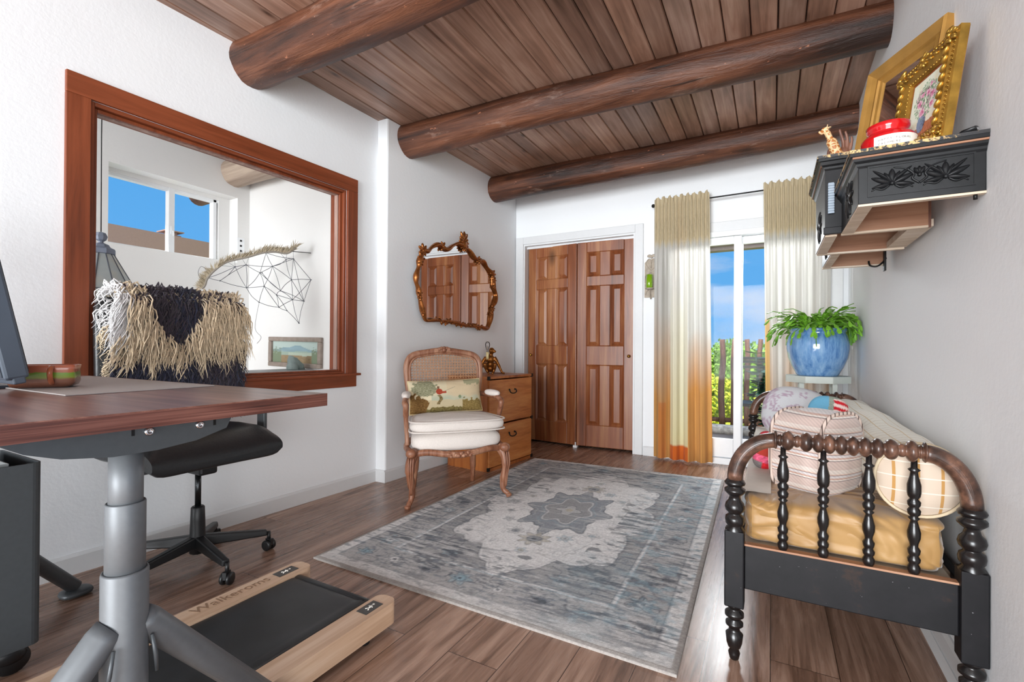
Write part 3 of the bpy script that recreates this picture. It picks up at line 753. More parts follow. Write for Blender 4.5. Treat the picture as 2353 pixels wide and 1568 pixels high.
mb = MB(); mb.box(-2.28, -1.11, .40, .47, .775, .80); mb.build('crossbar', M['dark_metal'], desk, world=True, bevel=.004)
# desk mat
mb = MB(); mb.hexa([(-2.12, .438, DZ+.0003), (-1.344, .438, DZ+.0003), (-1.352, .757, DZ+.0003), (-2.12, .757, DZ+.0003)], [(-2.12, .438, DZ+.003), (-1.344, .438, DZ+.003), (-1.352, .757, DZ+.003), (-2.12, .757, DZ+.003)])
tag(mb.build('desk_mat', M['grey_pad'], bevel=.001), 'light grey leather mat lying on the walnut desktop', 'desk mat')
# mug
mug = thing('mug', 'square terracotta and green glazed mug with a handle on the desk', 'mug', (-1.628, .492, DZ+.0035), R(62))
t = NT('green_brown_mug_glaze'); sp_ = t.n('ShaderNodeSeparateXYZ', {0: t.coord()}); nn = t.noise(t.coord(), 60, 4)
hz = t.math('ADD', t.math('MULTIPLY', sp_.outputs[2], 16.0), t.math('MULTIPLY', t.math('SUBTRACT', nn, .5), .12))
t.set(color=t.ramp(hz, [(.08, '#4f2e22'), (.34, '#8a5a45'), (.42, '#8a9a3a'), (.60, '#6f9a35'), (.64, '#b8694a'), (.9, '#b96448')]), rough=.25, coat=.3); M['mugglaze'] = t.m
mb = MB(); pr_ = [(.040, 0), (.050, .005), (.053, .014), (.052, .045), (.054, .056), (.051, .0575), (.048, .052), (.046, .014), (.02, .010)]
def sq(r, a, e=.22):
    c_, s_ = math.cos(a), math.sin(a); return (r*1.18*math.copysign(abs(c_)**e, c_), r*.86*math.copysign(abs(s_)**e, s_))
n = 40; vs = []
for r_, h_ in pr_:
    for j in range(n): a = sq(r_, 2*PI*j/n); vs.append((a[0], a[1], h_))
fs = [(i*n+j, i*n+(j+1) % n, (i+1)*n+(j+1) % n, (i+1)*n+j) for i in range(len(pr_)-1) for j in range(n)]+[tuple(range(n-1, -1, -1)), tuple((len(pr_)-1)*n+j for j in range(n))]
mb.add(vs, fs, 0, True); mb.build('mug_body', M['mugglaze'], mug)
mb = MB(); mb.tube(smooth_path([(.02, -.043, .049), (.02, -.055, .052), (.02, -.066, .040), (.02, -.060, .022), (.02, -.044, .012)], 5), .0055, 10); mb.build('handle', M['ceramic_r'], mug)
# monitor
mon = thing('computer_monitor', 'dark grey monitor seen from behind at the left edge of the desk', 'monitor', (-1.80, .40, DZ), 0)
def mxf(): return Matrix.Translation((-1.80, .405, DZ+.034)) @ Matrix.Rotation(R(11), 4, 'X')
mb = MB(); mb.box(-.31, .31, -.022, .020, 0, .52); mb.xform(mxf()); hs = mb.build('housing', [M['monitor_side']], mon, world=True, bevel=.006)
mb = MB(); mb.box(-.302, .302, -.0245, -.0215, .008, .512); mb.xform(mxf()); mb.build('back_panel', M['monitor'], mon, world=True, bevel=.001)
mb = MB(); mb.box(-.303, .303, .019, .0215, .012, .508); mb.xform(mxf()); mb.build('screen', plain('dark_screen', '#08090b', .15), mon, world=True)
mb = MB(); mb.box(-.305, .309, -.010, .012, -.012, .004); mb.xform(mxf()); mb.build('lower_bezel', M['monitor_side'], mon, world=True, bevel=.003)
mb = MB(); mb.box(-.10, .10, -.10, .09, 0, .008); mb.box(-.03, .03, -.07, -.055, .008, .25); mb.box(-.03, .03, -.07, 0, .2, .25); mb.xform(Matrix.Translation((-1.80, .36, DZ))); mb.build('stand', M['monitor'], mon, world=True, bevel=.003)
# pen near the near-left edge
mb = MB(); mb.tube([(-1.16, .20, DZ+.006), (-1.147, .262, DZ+.006)], .0045, 10); mb.tube([(-1.147, .262, DZ+.006), (-1.1455, .270, DZ+.006)], [.0035, .002], 10)
tag(mb.build('pen', M['chrome']), 'silver pen lying near the front edge of the desk, cut by the frame', 'pen')

# ================================================================ rolling cabinet under the desk
cab = thing('rolling_cabinet', 'charcoal metal rolling cabinet with an open tray top under the desk', 'cabinet', (-2.05, .36, 0))
bx0, bx1, by0, by1, bz0, bz1 = -2.22, -1.885, .10, .566, .082, .612
mb = MB()
th = .006; r_ = .03
def rr(x0, x1, y0, y1, r, k=5):
    pts = []
    for cx, cy, a in ((x1-r, y1-r, 0), (x0+r, y1-r, 90), (x0+r, y0+r, 180), (x1-r, y0+r, 270)):
        for i in range(k+1): b = R(a+90*i/k); pts.append((cx+r*math.cos(b), cy+r*math.sin(b)))
    return pts
o_ = rr(bx0, bx1, by0, by1, .022); i_ = rr(bx0+th, bx1-th, by0+th, by1-th, .016); n = len(o_)
vs = [(x, y, bz0) for x, y in o_]+[(x, y, bz1) for x, y in o_]+[(x, y, bz1) for x, y in i_]+[(x, y, bz1-.075) for x, y in i_]
fs = [(k*n+j, k*n+(j+1) % n, (k+1)*n+(j+1) % n, (k+1)*n+j) for k in range(3) for j in range(n)]+[tuple(range(n-1, -1, -1)), tuple(3*n+j for j in range(n))]
mb.add(vs, fs); mb.build('body', M['cab_metal'], cab, world=True, bevel=.001)
mb = MB(); mb.box(bx0+.03, bx1-.028, by0+.02, by1-.065, bz1-.045, bz1-.040)
for a in ((bx0+.03, bx0+.033, by0+.02, by1-.065), (bx1-.031, bx1-.028, by0+.02, by1-.065), (bx0+.033, bx1-.031, by0+.02, by0+.023), (bx0+.033, bx1-.031, by1-.068, by1-.065)): mb.box(*a, bz1-.04, bz1+.004)
mb.build('tray', plain('grey_plastic_tray', '#8b8e8e', .5, 0, .03), cab, world=True)
for cx, cy in ((bx1-.05, by1-.05), (bx1-.05, by0+.05), (bx0+.05, by1-.05), (bx0+.05, by0+.05)):
    mb = MB(); mb.lathe([(.036, -.013), (.040, -.009), (.040, .009), (.036, .013)], (cx, cy, .0405), 24, ax=0)
    c_ = mb.build('caster', M['black_plastic'], cab, world=True)
    mb = MB(); mb.ell((cx, cy-.005, .056), (.026, .042, .028), 16, 8); mb.build('caster_hood', M['black_plastic'], c_, world=True)
pen = thing('marker_pen', 'red striped marker in the tray of the rolling cabinet', 'pen', (-2.06, .42, bz1-.038))
for k in range(3):
    p = MB(); p.tube([(0, k*.016-.03, .008), (.0, k*.016-.03+.0, .075)], .007, 10); p.xform(Matrix.Rotation(R(-28), 4, 'X')); p.xform(Matrix.Translation((0, .0, .0))); p.build('barrel', plain('red_plastic', '#b5343a', .35), pen)

# ================================================================ walking pad (wood-framed treadmill)
pad = thing('walking_pad', 'under-desk treadmill with pale wooden side rails and black belt', 'treadmill', (-1.385, .6, 0))
def rail(x0, x1, y0, y1, z0_, z1_, r):
    mb = MB(); pts = [(y0, z0_), (y1-.0, z0_+.004)]
    for i in range(7): b = R(-90+90*i/6); pass
    # plan shape with rounded far end
    pl = [(x0, y0), (x1, y0)]
    for i in range(7): b = R(90*i/6); pl.append((x1-r+r*math.cos(b), y1-r+r*math.sin(b)))
    for i in range(7): b = R(90+90*i/6); pl.append((x0+r+r*math.cos(b), y1-r+r*math.sin(b)))
    mb.prism(pl, 2, z0_, z1_); return mb
a = rail(-1.66, -1.572, -.4, 1.262, .028, .100, .028).build('side_rail', M['maple'], pad, world=True, bevel=.006)
b = rail(-1.192, -1.112, -.4, 1.235, .028, .100, .030).build('side_rail', M['maple'], pad, world=True, bevel=.006)
mb = MB()
def beltf(u, v):
    x = lerp(-1.568, -1.210, u); y = lerp(-.38, 1.215, v); z = .092+.0015*noise.noise(Vector((x*9, y*5, 0)))
    if v > .97: z -= .05*((v-.97)/.03)**2; 
    if u > .93: z += .004*math.sin((u-.93)/.07*PI)
    return (x, y, z)
mb.grid(beltf, 24, 90); mb.box(-1.568, -1.214, -.38, 1.195, .045, .080)
mb.tube([(-1.570, 1.19, .066), (-1.205, 1.19, .066)], .026, 20)
bl = mb.build('belt', M['pad_leather'], pad, world=True)
mb = MB(); mb.tube([(-1.2075, -.38, .0915), (-1.2075, 1.19, .0915)], .0045, 8); mb.build('belt_hem', M['pad_leather'], bl, world=True)
mb = MB(); mb.box(-1.205, -1.194, -.38, 1.17, .04, .082); mb.build('belt_channel', M['black_plastic'], pad, world=True)
for y_ in (1.12, .2):
    for x_ in (-1.625, -1.15):
        q = MB(); q.lathe([(.016, 0), (.018, .004), (.014, .028)], (x_, y_, 0), 14); q.build('foot', M['black_plastic'], pad, world=True)
for rail_o, xa, xb, ya, yb in ((a, -1.640, -1.597, 1.135, 1.215), (b, -1.176, -1.132, 1.110, 1.185)):
    q = MB(); q.box(xa, xb, ya, yb, .1002, .1016); pl = q.build('badge_plate', plain('dark_grey_plate', '#4c4a47', .35, .4), rail_o, world=True)
    q = MB(); cx, cy = (xa+xb)/2, (ya+yb)/2     # small walking figure
    q.tube([(cx-.002, cy+.012, .1022), (cx+.001, cy-.004, .1022)], .003, 6, flat=(.4, 1)); q.ell((cx-.003, cy+.020, .1022), (.004, .004, .001)); q.tube([(cx+.001, cy-.004, .1022), (cx+.008, cy-.016, .1022)], .002, 6, flat=(.4, 1)); q.tube([(cx+.001, cy-.004, .1022), (cx-.007, cy-.014, .1022)], .002, 6, flat=(.4, 1)); q.tube([(cx-.009, cy+.004, .1022), (cx-.001, cy+.009, .1022), (cx+.008, cy+.003, .1022)], .0018, 6, flat=(.4, 1))
    q.build('walking_figure_mark', M['label'], pl, world=True)
M['burn'] = plain('scorched_engraving', '#8e7159', .7)
text_mesh('Walkeroms', .056, frame_m((-1.610, .845, .1004), (0, 1, 0), (-1, 0, 0)), 'engraved_name', M['burn'], a, .0003)
# ================================================================ office chair
oc = thing('office_chair', 'black leather swivel chair with five-star base behind the desk', 'office chair', (-2.19, 1.16, 0), 0)
def W2(mb, name, mat, par=oc, **k): return mb.build(name, mat, par, world=True, **k)
hx, hy = -2.19, 1.16
mb = MB(); mb.lathe([(.02, .055), (.03, .06), (.034, .10), (.030, .13), (.028, .20), (.026, .255), (.022, .26)], (hx, hy, 0), 24)
base = W2(mb, 'hub', M['black_plastic'])
for k in range(5):
    a = R(-7+72*k); d = Vector((math.cos(a), math.sin(a), 0)); n_ = Vector((-d.y, d.x, 0))
    p = MB(); c = Vector((hx, hy, 0)); L = .272
    def cs(t_, w, z0_, z1_): q = c+d*t_; return [q-n_*w+Vector((0, 0, z0_)), q+n_*w+Vector((0, 0, z0_)), q+n_*w*.8+Vector((0, 0, z1_)), q-n_*w*.8+Vector((0, 0, z1_))]
    r1 = cs(.015, .022, .085, .135); r2 = cs(L, .016, .072, .098)
    p.add(r1+r2, [(0, 1, 2, 3), (7, 6, 5, 4), (0, 4, 5, 1), (1, 5, 6, 2), (2, 6, 7, 3), (3, 7, 4, 0)])
    leg_ = W2(p, 'leg', M['black_plastic'], bevel=.006)
    cc = c+d*(L+.008)
    q = MB()
    for sg in (-1, 1):
        q.lathe([(.018, -.008), (.024, -.006), (.025, 0), (.024, .006), (.012, .009)], (0, 0, 0), 22, ax=0)
        q.v[-5*22:] = [(v_[0]+sg*.013, v_[1], v_[2]) for v_ in q.v[-5*22:]]
    q.box(-.008, .008, -.02, .012, .0, .03); q.tube([(0, 0, .02), (0, 0, .062)], .008, 10)
    q.xform(Matrix.Translation((cc.x, cc.y, .0255)) @ Matrix.Rotation(a+.6, 4, 'Z'))
    W2(q, 'caster', M['black_plastic'], leg_)
mb = MB(); mb.lathe([(.012, .25), (.012, .42)], (hx, hy, 0), 20); W2(mb, 'gas_piston', plain('dark_steel', '#3c3e40', .25, .9))
mb = MB(); mb.box(hx-.07, hx+.08, hy-.035, hy+.04, .405, .455); W2(mb, 'tilt_mechanism', M['black_plastic'], bevel=.01)
# seat: waterfall cushion
sx0, sx1, sy0, sy1 = -2.46, -1.935, .870, 1.385
def seatf(u, v):
    # u around cross section along x (closed), v along y
    y = lerp(sy0, sy1, v); e = 1-abs(2*v-1)**14
    n_ = 2*PI*u; cx = (sx0+sx1)/2; a = (sx1-sx0)/2; b = .060
    cc, s_ = math.cos(n_), math.sin(n_)
    x = cx+a*math.copysign(abs(cc)**.45, cc); z = .528+b*math.copysign(abs(s_)**.65, s_)
    t_ = (x-sx0)/(sx1-sx0); z += .020*math.sin(t_*PI*.9)-.035*max(0, (t_-.72)/.28)**2 + .010*(1-(2*v-1)**2)*(-1 if s_ > 0 else .3)
    z = .528+(z-.528)*(.55+.45*e)
    return (x, y, z)
mb = MB(); mb.grid(seatf, 48, 24, closeu=True)
n0 = 48; mb.add([seatf(i/48, 0) for i in range(48)], [tuple(range(48))], 0, False); mb.add([seatf(i/48, 1) for i in range(48)], [tuple(range(47, -1, -1))], 0, False)
seat = W2(mb, 'seat', M['leather'])
mb = MB(); mb.lathe([(.001, 0), (.0185, .001), (.0165, .003), (.001, .0035)], (-1.985, sy1-.002, .515), 20, ax=1); W2(mb, 'seat_end_cap', plain('silver_plastic', '#9a9da0', .4), seat)
# back
def backf(u, v):
    a = 2*PI*u; y = hy+.255*math.copysign(abs(math.cos(a))**.35, math.cos(a)); x = -2.462+.026*math.copysign(abs(math.sin(a))**.6, math.sin(a))
    z = lerp(.66, 1.165, v); e = (1-abs(2*v-1)**10)
    return (x-.03*v+.018*math.cos((y-hy)*7)-.018, hy+(y-hy)*(.90+.10*e), z)
mb = MB(); mb.grid(backf, 40, 20, closeu=True); mb.add([backf(i/40, 0) for i in range(40)], [tuple(range(40))]); mb.add([backf(i/40, 1) for i in range(40)], [tuple(range(39, -1, -1))])
W2(mb, 'backrest', M['leather'])
for y_ in (1.335, 1.0):
    mb = MB(); mb.tube(smooth_path([(-2.40, y_, .475), (-2.468, y_, .50), (-2.478, y_, .60), (-2.475, y_, .80)], 5), .011, 10, flat=(1.3, .8)); W2(mb, 'back_upright', M['black_plastic'])
for y_ in (1.442, .868):
    mb = MB(); mb.box(-2.20, -2.145, y_-.009, y_+.009, .455, .705); mb.box(-2.20, -2.145, min(y_, hy), max(y_, hy), .450, .462)
    mb.tube([(-2.36, y_, .712), (-2.02, y_, .712)], .02, 12, flat=(.6, 1.4)); W2(mb, 'armrest', M['dark_metal'], bevel=.004)

# sheepskin throw draped over the backrest: an underlying hide and long wool locks
sk = thing('sheepskin_throw', 'shaggy cream and dark brown sheepskin draped over the office chair back', 'sheepskin', (-2.45, 1.18, 1.17), 0)
cream = plain('cream_wool', '#d4c0a2', .8, 0, .16, 40, sheen=.4); dark = plain('dark_plum_brown_wool', '#2c2230', .75, 0, .3, 40, sheen=.25); navyw = plain('blue_black_wool', '#171a34', .75, 0, .3, 40, sheen=.25)
whitew = plain('white_wool', '#e3e2e2', .8, 0, .05, 40, sheen=.5); tanw = plain('warm_tan_wool', '#d2a263', .8, 0, .1, 40, sheen=.4)
Y0, Y1, ZT = .945, 1.475, 1.178
mb = MB()
def hide(u, v):
    y = lerp(Y0, Y1, u); s_ = v
    if s_ < .62: z = lerp(.70, ZT, s_/.62); x = -2.425+.0*s_
    elif s_ < .72: a = (s_-.62)/.10*PI; x = -2.463+.038*math.cos(a); z = ZT+.032*math.sin(a)
    else: z = lerp(ZT, .80, (s_-.72)/.28); x = -2.501-.03*(s_-.72)
    return (x+.004*noise.noise(Vector((y*12, z*12, 3))), y, z)
mb.grid(hide, 30, 40); hd = mb.build('hide', cream, sk, world=True)
rs = random.Random(11)
def kind_at(y, z):
    # colour patches of the fleece at the root of a lock, viewed from the room
    t_ = (y-Y0)/(Y1-Y0); h = (z-.66)/(ZT-.66)+.04*noise.noise(Vector((y*14, z*10, 5)))
    if h < .50-.06*math.sin(y*60): return 2 if t_ < .60 or rs.random() < .25 else 1
    if t_ < .07: return 3 if h > .7 else (0 if rs.random() < .6 else 1)
    if .22 < t_ < .62 and h > .87-.22*math.sin((t_-.22)/.40*PI): return 1 if (t_ < .42 or rs.random() < .45) else 2
    if t_ > .74 and h < .62: return 1 if rs.random() < .8 else 0
    if .60 < t_ < .68 and h > .88: return 1 if rs.random() < .5 else 0
    return 0 if rs.random() < .80 else 1
def lock(mbx, p, out, L, r, sway, curl, k=7):
    pts = []; q = Vector(p); d = Vector(out).normalized(); ph = rs.random()*6.28; am = curl
    for i in range(k):
        t_ = i/(k-1); pts.append(q.copy())
        d2 = (d*max(0, 1-t_*2.6)+Vector((0.0, sway, -1))*min(1, t_*2.2+.12)).normalized()
        q = q+d2*(L/(k-1))+Vector((.004*math.sin(ph+t_*9)*am, .007*math.cos(ph+t_*8)*am, 0))
    mbx.tube(pts, [r*.75, r, r*1.05, r*.95, r*.75, r*.5, r*.12][:k], 4, caps=False)
bundles = [MB() for _ in range(5)]
for i in range(4200):
    y = rs.uniform(Y0-.005, Y1+.005); s_ = rs.random()
    z = .66+(ZT-.66)*s_
    k_ = kind_at(y, z)
    t_ = (y-Y0)/(Y1-Y0); sway = (t_-.5)*.22+rs.uniform(-.10, .10)
    if t_ < .06: sway -= .25
    if t_ > .95: sway += .15
    if k_ in (0, 3): L = rs.uniform(.10, .20)
    else: L = rs.uniform(.06, .12)
    if k_ == 0 and s_ < .62: L *= .72
    out_ = .8 if k_ in (0, 3) else .25
    lock(bundles[k_], (-2.425+rs.uniform(-.004, .006)+(.006 if k_ == 0 else 0), y, z), (out_, 0, .1), L, rs.uniform(.0016, .0034)*(1.25 if k_ in (1, 2) else 1), sway, rs.uniform(.5, 1.7))
for i in range(620):       # crest, spilling both ways
    y = rs.uniform(Y0-.01, Y1+.01); k_ = kind_at(y, 1.175); ou = rs.uniform(-1, 1)
    lock(bundles[k_], (-2.463+ou*.03, y, ZT+.03*(1-ou*ou)), (ou, 0, .8), rs.uniform(.05, .12), rs.uniform(.0022, .0042), rs.uniform(-.2, .2), 1.4)
for i in range(260):       # side tufts
    sd = rs.choice((0, 1)); y = Y0 if sd == 0 else Y1; z = rs.uniform(.72, ZT+.02)
    kk = (3 if z > 1.04 else 0) if sd == 0 else (0 if rs.random() < .7 else 1)
    lock(bundles[kk], (-2.46+rs.uniform(-.04, .04), y, z), (.3, -1 if sd == 0 else 1, .35), rs.uniform(.04, .10)*(1 if z > .95 else .6), rs.uniform(.0018, .0034), (-.35 if sd == 0 else .3)+rs.uniform(-.1, .1), 1.2)
for i in range(420):       # fringe lying on the seat behind the desk edge
    y = rs.uniform(1.12, 1.36); lock(bundles[4], (-2.43+rs.uniform(-.01, .03), y, rs.uniform(.62, .70)), (1, 0, -.3), rs.uniform(.06, .13), rs.uniform(.002, .0034), rs.uniform(-.35, .1), 1.6)
for nm, b_, mt in (('cream_wool', bundles[0], cream), ('dark_wool', bundles[1], dark), ('blue_black_wool', bundles[2], navyw), ('white_wool', bundles[3], whitew), ('tan_fringe', bundles[4], tanw)):
    for q in (b_,):
        q.v = [(p[0], p[1], max(p[2], .592) if p[0] > -2.445 else p[2]) for p in q.v]
    o = b_.build(nm, mt, sk, world=True); o['kind'] = 'stuff'

# ================================================================ armchair (bergere with cane back)
A = thing('armchair', 'carved wooden armchair with cane back and off-white seat beside the pine chest', 'armchair', (-1.853, 2.56, 0), math.atan2(-.758, -.652))
# local: +y front, +x viewer's left
for sx in (-1, 1):
    mb = MB(); zb = .0 if sx == 1 else .012
    mb.tube(smooth_path([(sx*.262, .185, .335), (sx*.298, .212, .27), (sx*.303, .222, .20), (sx*.288, .208, .11), (sx*.292, .212, .055), (sx*.312, .232, .022+zb), (sx*.318, .238, .0+zb)], 5),
            [.026]*1+[.030]*4+[.029]*5+[.024]*5+[.019]*5+[.016]*5+[.015]*5+[.017]*5+[.015][:1], 12)
    mb.ell((sx*.318, .238, .014+zb), (.020, .022, .013), 12, 6)
    for k in range(3): mb.tube(smooth_path([(sx*.300+.014*(k-1), .240, .30), (sx*.304+.012*(k-1), .250, .23), (sx*.300+.008*(k-1), .242, .16), (sx*.297+.004*(k-1), .235, .08)], 4), .0045, 6)
    mb.build('leg', M['chair_wood'], A)
    mb = MB(); mb.tube(smooth_path([(sx*.20, -.175, .34), (sx*.20, -.185, .20), (sx*.205, -.20, .10), (sx*.208, -.225, .0)], 5), [.022]*5+[.021]*5+[.017]*5+[.015], 12); mb.build('leg', M['chair_wood'], A)
# serpentine seat rail
mb = MB()
fr = [(-.285, .20), (-.20, .222), (-.10, .238), (0, .246), (.10, .238), (.20, .222), (.285, .20)]
zz = [.315, .325, .312, .302, .312, .325, .315]
mb.tube(smooth_path([(x, y, z) for (x, y), z in zip(fr, zz)], 6), .020, 10, flat=(1.0, .8))
for sx in (-1, 1): mb.tube(smooth_path([(sx*.285, .20, .318), (sx*.30, .05, .33), (sx*.25, -.14, .335), (sx*.20, -.19, .335)], 6), .019, 10)
mb.tube([(-.2, -.19, .335), (.2, -.19, .335)], .019, 10)
for sx in (-1, 1): mb.ell((sx*.295, .222, .325), (.035, .03, .03), 12, 8)
rail_ = mb.build('seat_rail', M['chair_wood'], A)
mb = MB(); 
for k in range(9):
    a = k/8*2-1; mb.ell((a*.06, .262-.01*abs(a), .305+.008*math.cos(a*9)), (.014, .010, .012), 10, 6)
for sx in (-1, 1): mb.tube(smooth_path([(sx*.06, .255, .305), (sx*.09, .255, .315), (sx*.115, .248, .31)], 4), [.008]*4+[.005]*4+[.003], 8)
mb.build('carved_rose', M['chair_wood'], rail_)
# upholstered seat
def cush(w_f, w_b, y0, y1, zb, zt, e1=.42, e2=.38, sag=0, n=48, m=20, wav=0):
    def fn(u, v):
        t_ = -PI/2+PI*v; a = 2*PI*u
        def sp(q, p): return math.copysign(abs(q)**p, q)
        x = sp(math.cos(t_), e1)*sp(math.cos(a), e2); y = sp(math.cos(t_), e1)*sp(math.sin(a), e2); z = sp(math.sin(t_), .75)
        ty = (y+1)/2; hw = lerp(w_b, w_f, ty)
        zz_ = (zb+zt)/2+(zt-zb)/2*z
        if z > 0: zz_ += sag*(1-x*x)*(1-y*y)
        return (x*hw+wav*noise.noise(Vector((x*3, y*3, z))), lerp(y0, y1, ty)+(.022*(1-x*x) if y > 0 else 0), zz_+wav*noise.noise(Vector((x*4, y*4, z+7))))
    mb = MB(); mb.grid(fn, n, m, closeu=True); return mb
cush(.30, .235, -.185, .218, .315, .437, .35, .35, .012).build('seat', M['linen'], A)
c1 = cush(.315, .24, -.17, .245, .435, .520, .30, .32, .012, 64, 20, .005); cm = c1.build('seat_cushion', M['linen'], A)
mb = MB()
for zz_ in (.447, .508):
    pts = []
    for k in range(64):
        a = 2*PI*k/64; c_, s_ = math.cos(a), math.sin(a); x = math.copysign(abs(c_)**.32, c_); y = math.copysign(abs(s_)**.32, s_); ty = (y+1)/2
        pts.append((x*lerp(.243, .318, ty), lerp(-.172, .247, ty)+(.022*(1-x*x) if y > 0 else 0), zz_))
    mb.tube(pts, .0045, 6, closed=True)
mb.build('piping', M['linen'], cm)
# back frame, cane
def ytilt(z): return -.195-.10*(z-.40)
bp = [(-.19, .40), (-.21, .50), (-.245, .65), (-.262, .78), (-.255, .86), (-.215, .905), (-.12, .925), (0, .938), (.12, .925), (.215, .905), (.255, .86), (.262, .78), (.245, .65), (.21, .50), (.19, .40)]
P3 = smooth_path([(x, ytilt(z), z) for x, z in bp], 5)
mb = MB(); mb.tube(P3, .021, 12, flat=(1, .85)); mb.tube([(p[0]*.925, p[1]+.014, .40+(p[2]-.40)*.955+.004) for p in P3], .007, 8)
mb.tube([(-.20, ytilt(.46), .46), (.20, ytilt(.46), .46)], .016, 10)
bf = mb.build('back_frame', M['chair_wood'], A)
mb = MB()
for k in range(7): a = R(-90+30*k); mb.ell((.030*math.sin(a)*1.3, ytilt(.94)+.014, .942+.014*math.cos(a)), (.015, .010, .011), 10, 6)
mb.ell((0, ytilt(.94)+.020, .940), (.014, .010, .013), 10, 6)
for sx in (-1, 1): mb.tube(smooth_path([(sx*.04, ytilt(.94)+.012, .942), (sx*.075, ytilt(.94)+.012, .945), (sx*.105, ytilt(.94)+.012, .938)], 4), [.009]*4+[.006]*4+[.003], 8)
mb.build('carved_crest', M['chair_wood'], bf)
def inside(x, z):
    hw = np.interp(z, [.46, .50, .65, .78, .86, .905, .93], [.185, .195, .227, .243, .236, .20, 0]); top = np.interp(abs(x), [0, .12, .20, .24], [.915, .905, .885, .84])
    return abs(x) < hw and .46 < z < top
mb = MB(); st_ = .0195
def strand(x0, z0_, dx, dz, off, w_):
    run = None; k = 0; x, z = x0, z0_
    while k < 120:
        ins = inside(x, z)
        if ins and run is None: run = (x, z)
        if (not ins or k == 119) and run is not None:
            a = Vector((run[0], ytilt(run[1])+off, run[1])); b = Vector((x, ytilt(z)+off, z))
            mb.tube([a, b], w_, 4, caps=False, smooth=False); run = None
        x += dx*.006; z += dz*.006; k += 1
i = -16
while i <= 16:
    for o2 in (-.0018, .0018): strand(i*st_+o2, .45, 0, 1, .003, .0011)
    i += 1
for j in range(0, 26):
    for o2 in (-.0018, .0018): strand(-.27, .46+j*st_+o2, 1, 0, .0045, .0011)
for j in range(-34, 32):
    strand(-.27, .46+j*st_+.27, .7071, .7071, .006, .0012) if -20 < j else None
    strand(.27, .46+j*st_+.27, -.7071, .7071, .0072, .0012) if -20 < j else None
mb.build('cane_panel', M['cane'], bf)
# arms
for sx in (-1, 1):
    mb = MB()
    mb.tube(smooth_path([(sx*.238, ytilt(.63), .63), (sx*.275, -.10, .635), (sx*.305, .02, .628), (sx*.315, .075, .612), (sx*.312, .095, .59), (sx*.308, .07, .52), (sx*.300, .06, .42), (sx*.298, .07, .345)], 6), [.016]*6+[.017]*12+[.020]*6+[.018]*6+[.015]*6+[.014]*6+[.017]*6+[.018][:1], 12)
    ar = mb.build('arm', M['chair_wood'], A)
    mb = MB(); mb.ell((0, 0, 0), (.028, .088, .022), 18, 10, e=.8); mb.xform(Matrix.Translation((sx*.292, -.035, .650)) @ Matrix.Rotation(sx*-.22, 4, 'Z')); mb.build('arm_pad', M['linen'], ar)

# ---- lumbar pillow with a tapestry huntsman scene
def pillow_mesh(w, h, t_, nu=60, nv=36, pinch=.06, seed=0, top=0):
    vs = []
    def fn(side):
        def g(u, v):
            a, b = 2*u-1, 2*v-1
            k = (max(0, 1-abs(a)**2.6)*max(0, 1-abs(b)**2.6))**.5
            x = a*w/2*(1-pinch*(1-b*b)*abs(a)**2); z = b*h/2*(1-pinch*1.6*(1-a*a)*abs(b)**2)
            return (x, side*(t_/2*k+.0018*noise.noise(Vector((a*4+seed, b*4, side)))*(k > .1)), z)
        return g
    return fn
def pil_build(name, par, Mx, w, h, t_, fcol, mat, nu=60, nv=36, pinch=.06, seed=0, pipe=None, pr=.004):
    mb = MB(); cols = []
    for side in (1, -1):
        g = pillow_mesh(w, h, t_, nu, nv, pinch, seed)(side)
        mb.grid(g, nu, nv)
        for j in range(nv+1):
            for i in range(nu+1): cols.append(tuple(fcol(i/nu, j/nv))+(1,))
    mb.xform(Mx); o = mb.build(name, mat, par, cols=cols)
    if pipe:
        g = pillow_mesh(w, h, t_, pinch=pinch, seed=seed)(1); q = MB()
        pts = [g(i/20, 0) for i in range(20)]+[g(1, i/20) for i in range(20)]+[g(1-i/20, 1) for i in range(20)]+[g(0, 1-i/20) for i in range(20)]
        q.tube(pts, pr, 6, closed=True); q.xform(Mx); pp = q.build('piping', pipe, o if par is not None or True else None)
        if par is None: PMAT[pp.name] = Matrix.Identity(4)
    return o
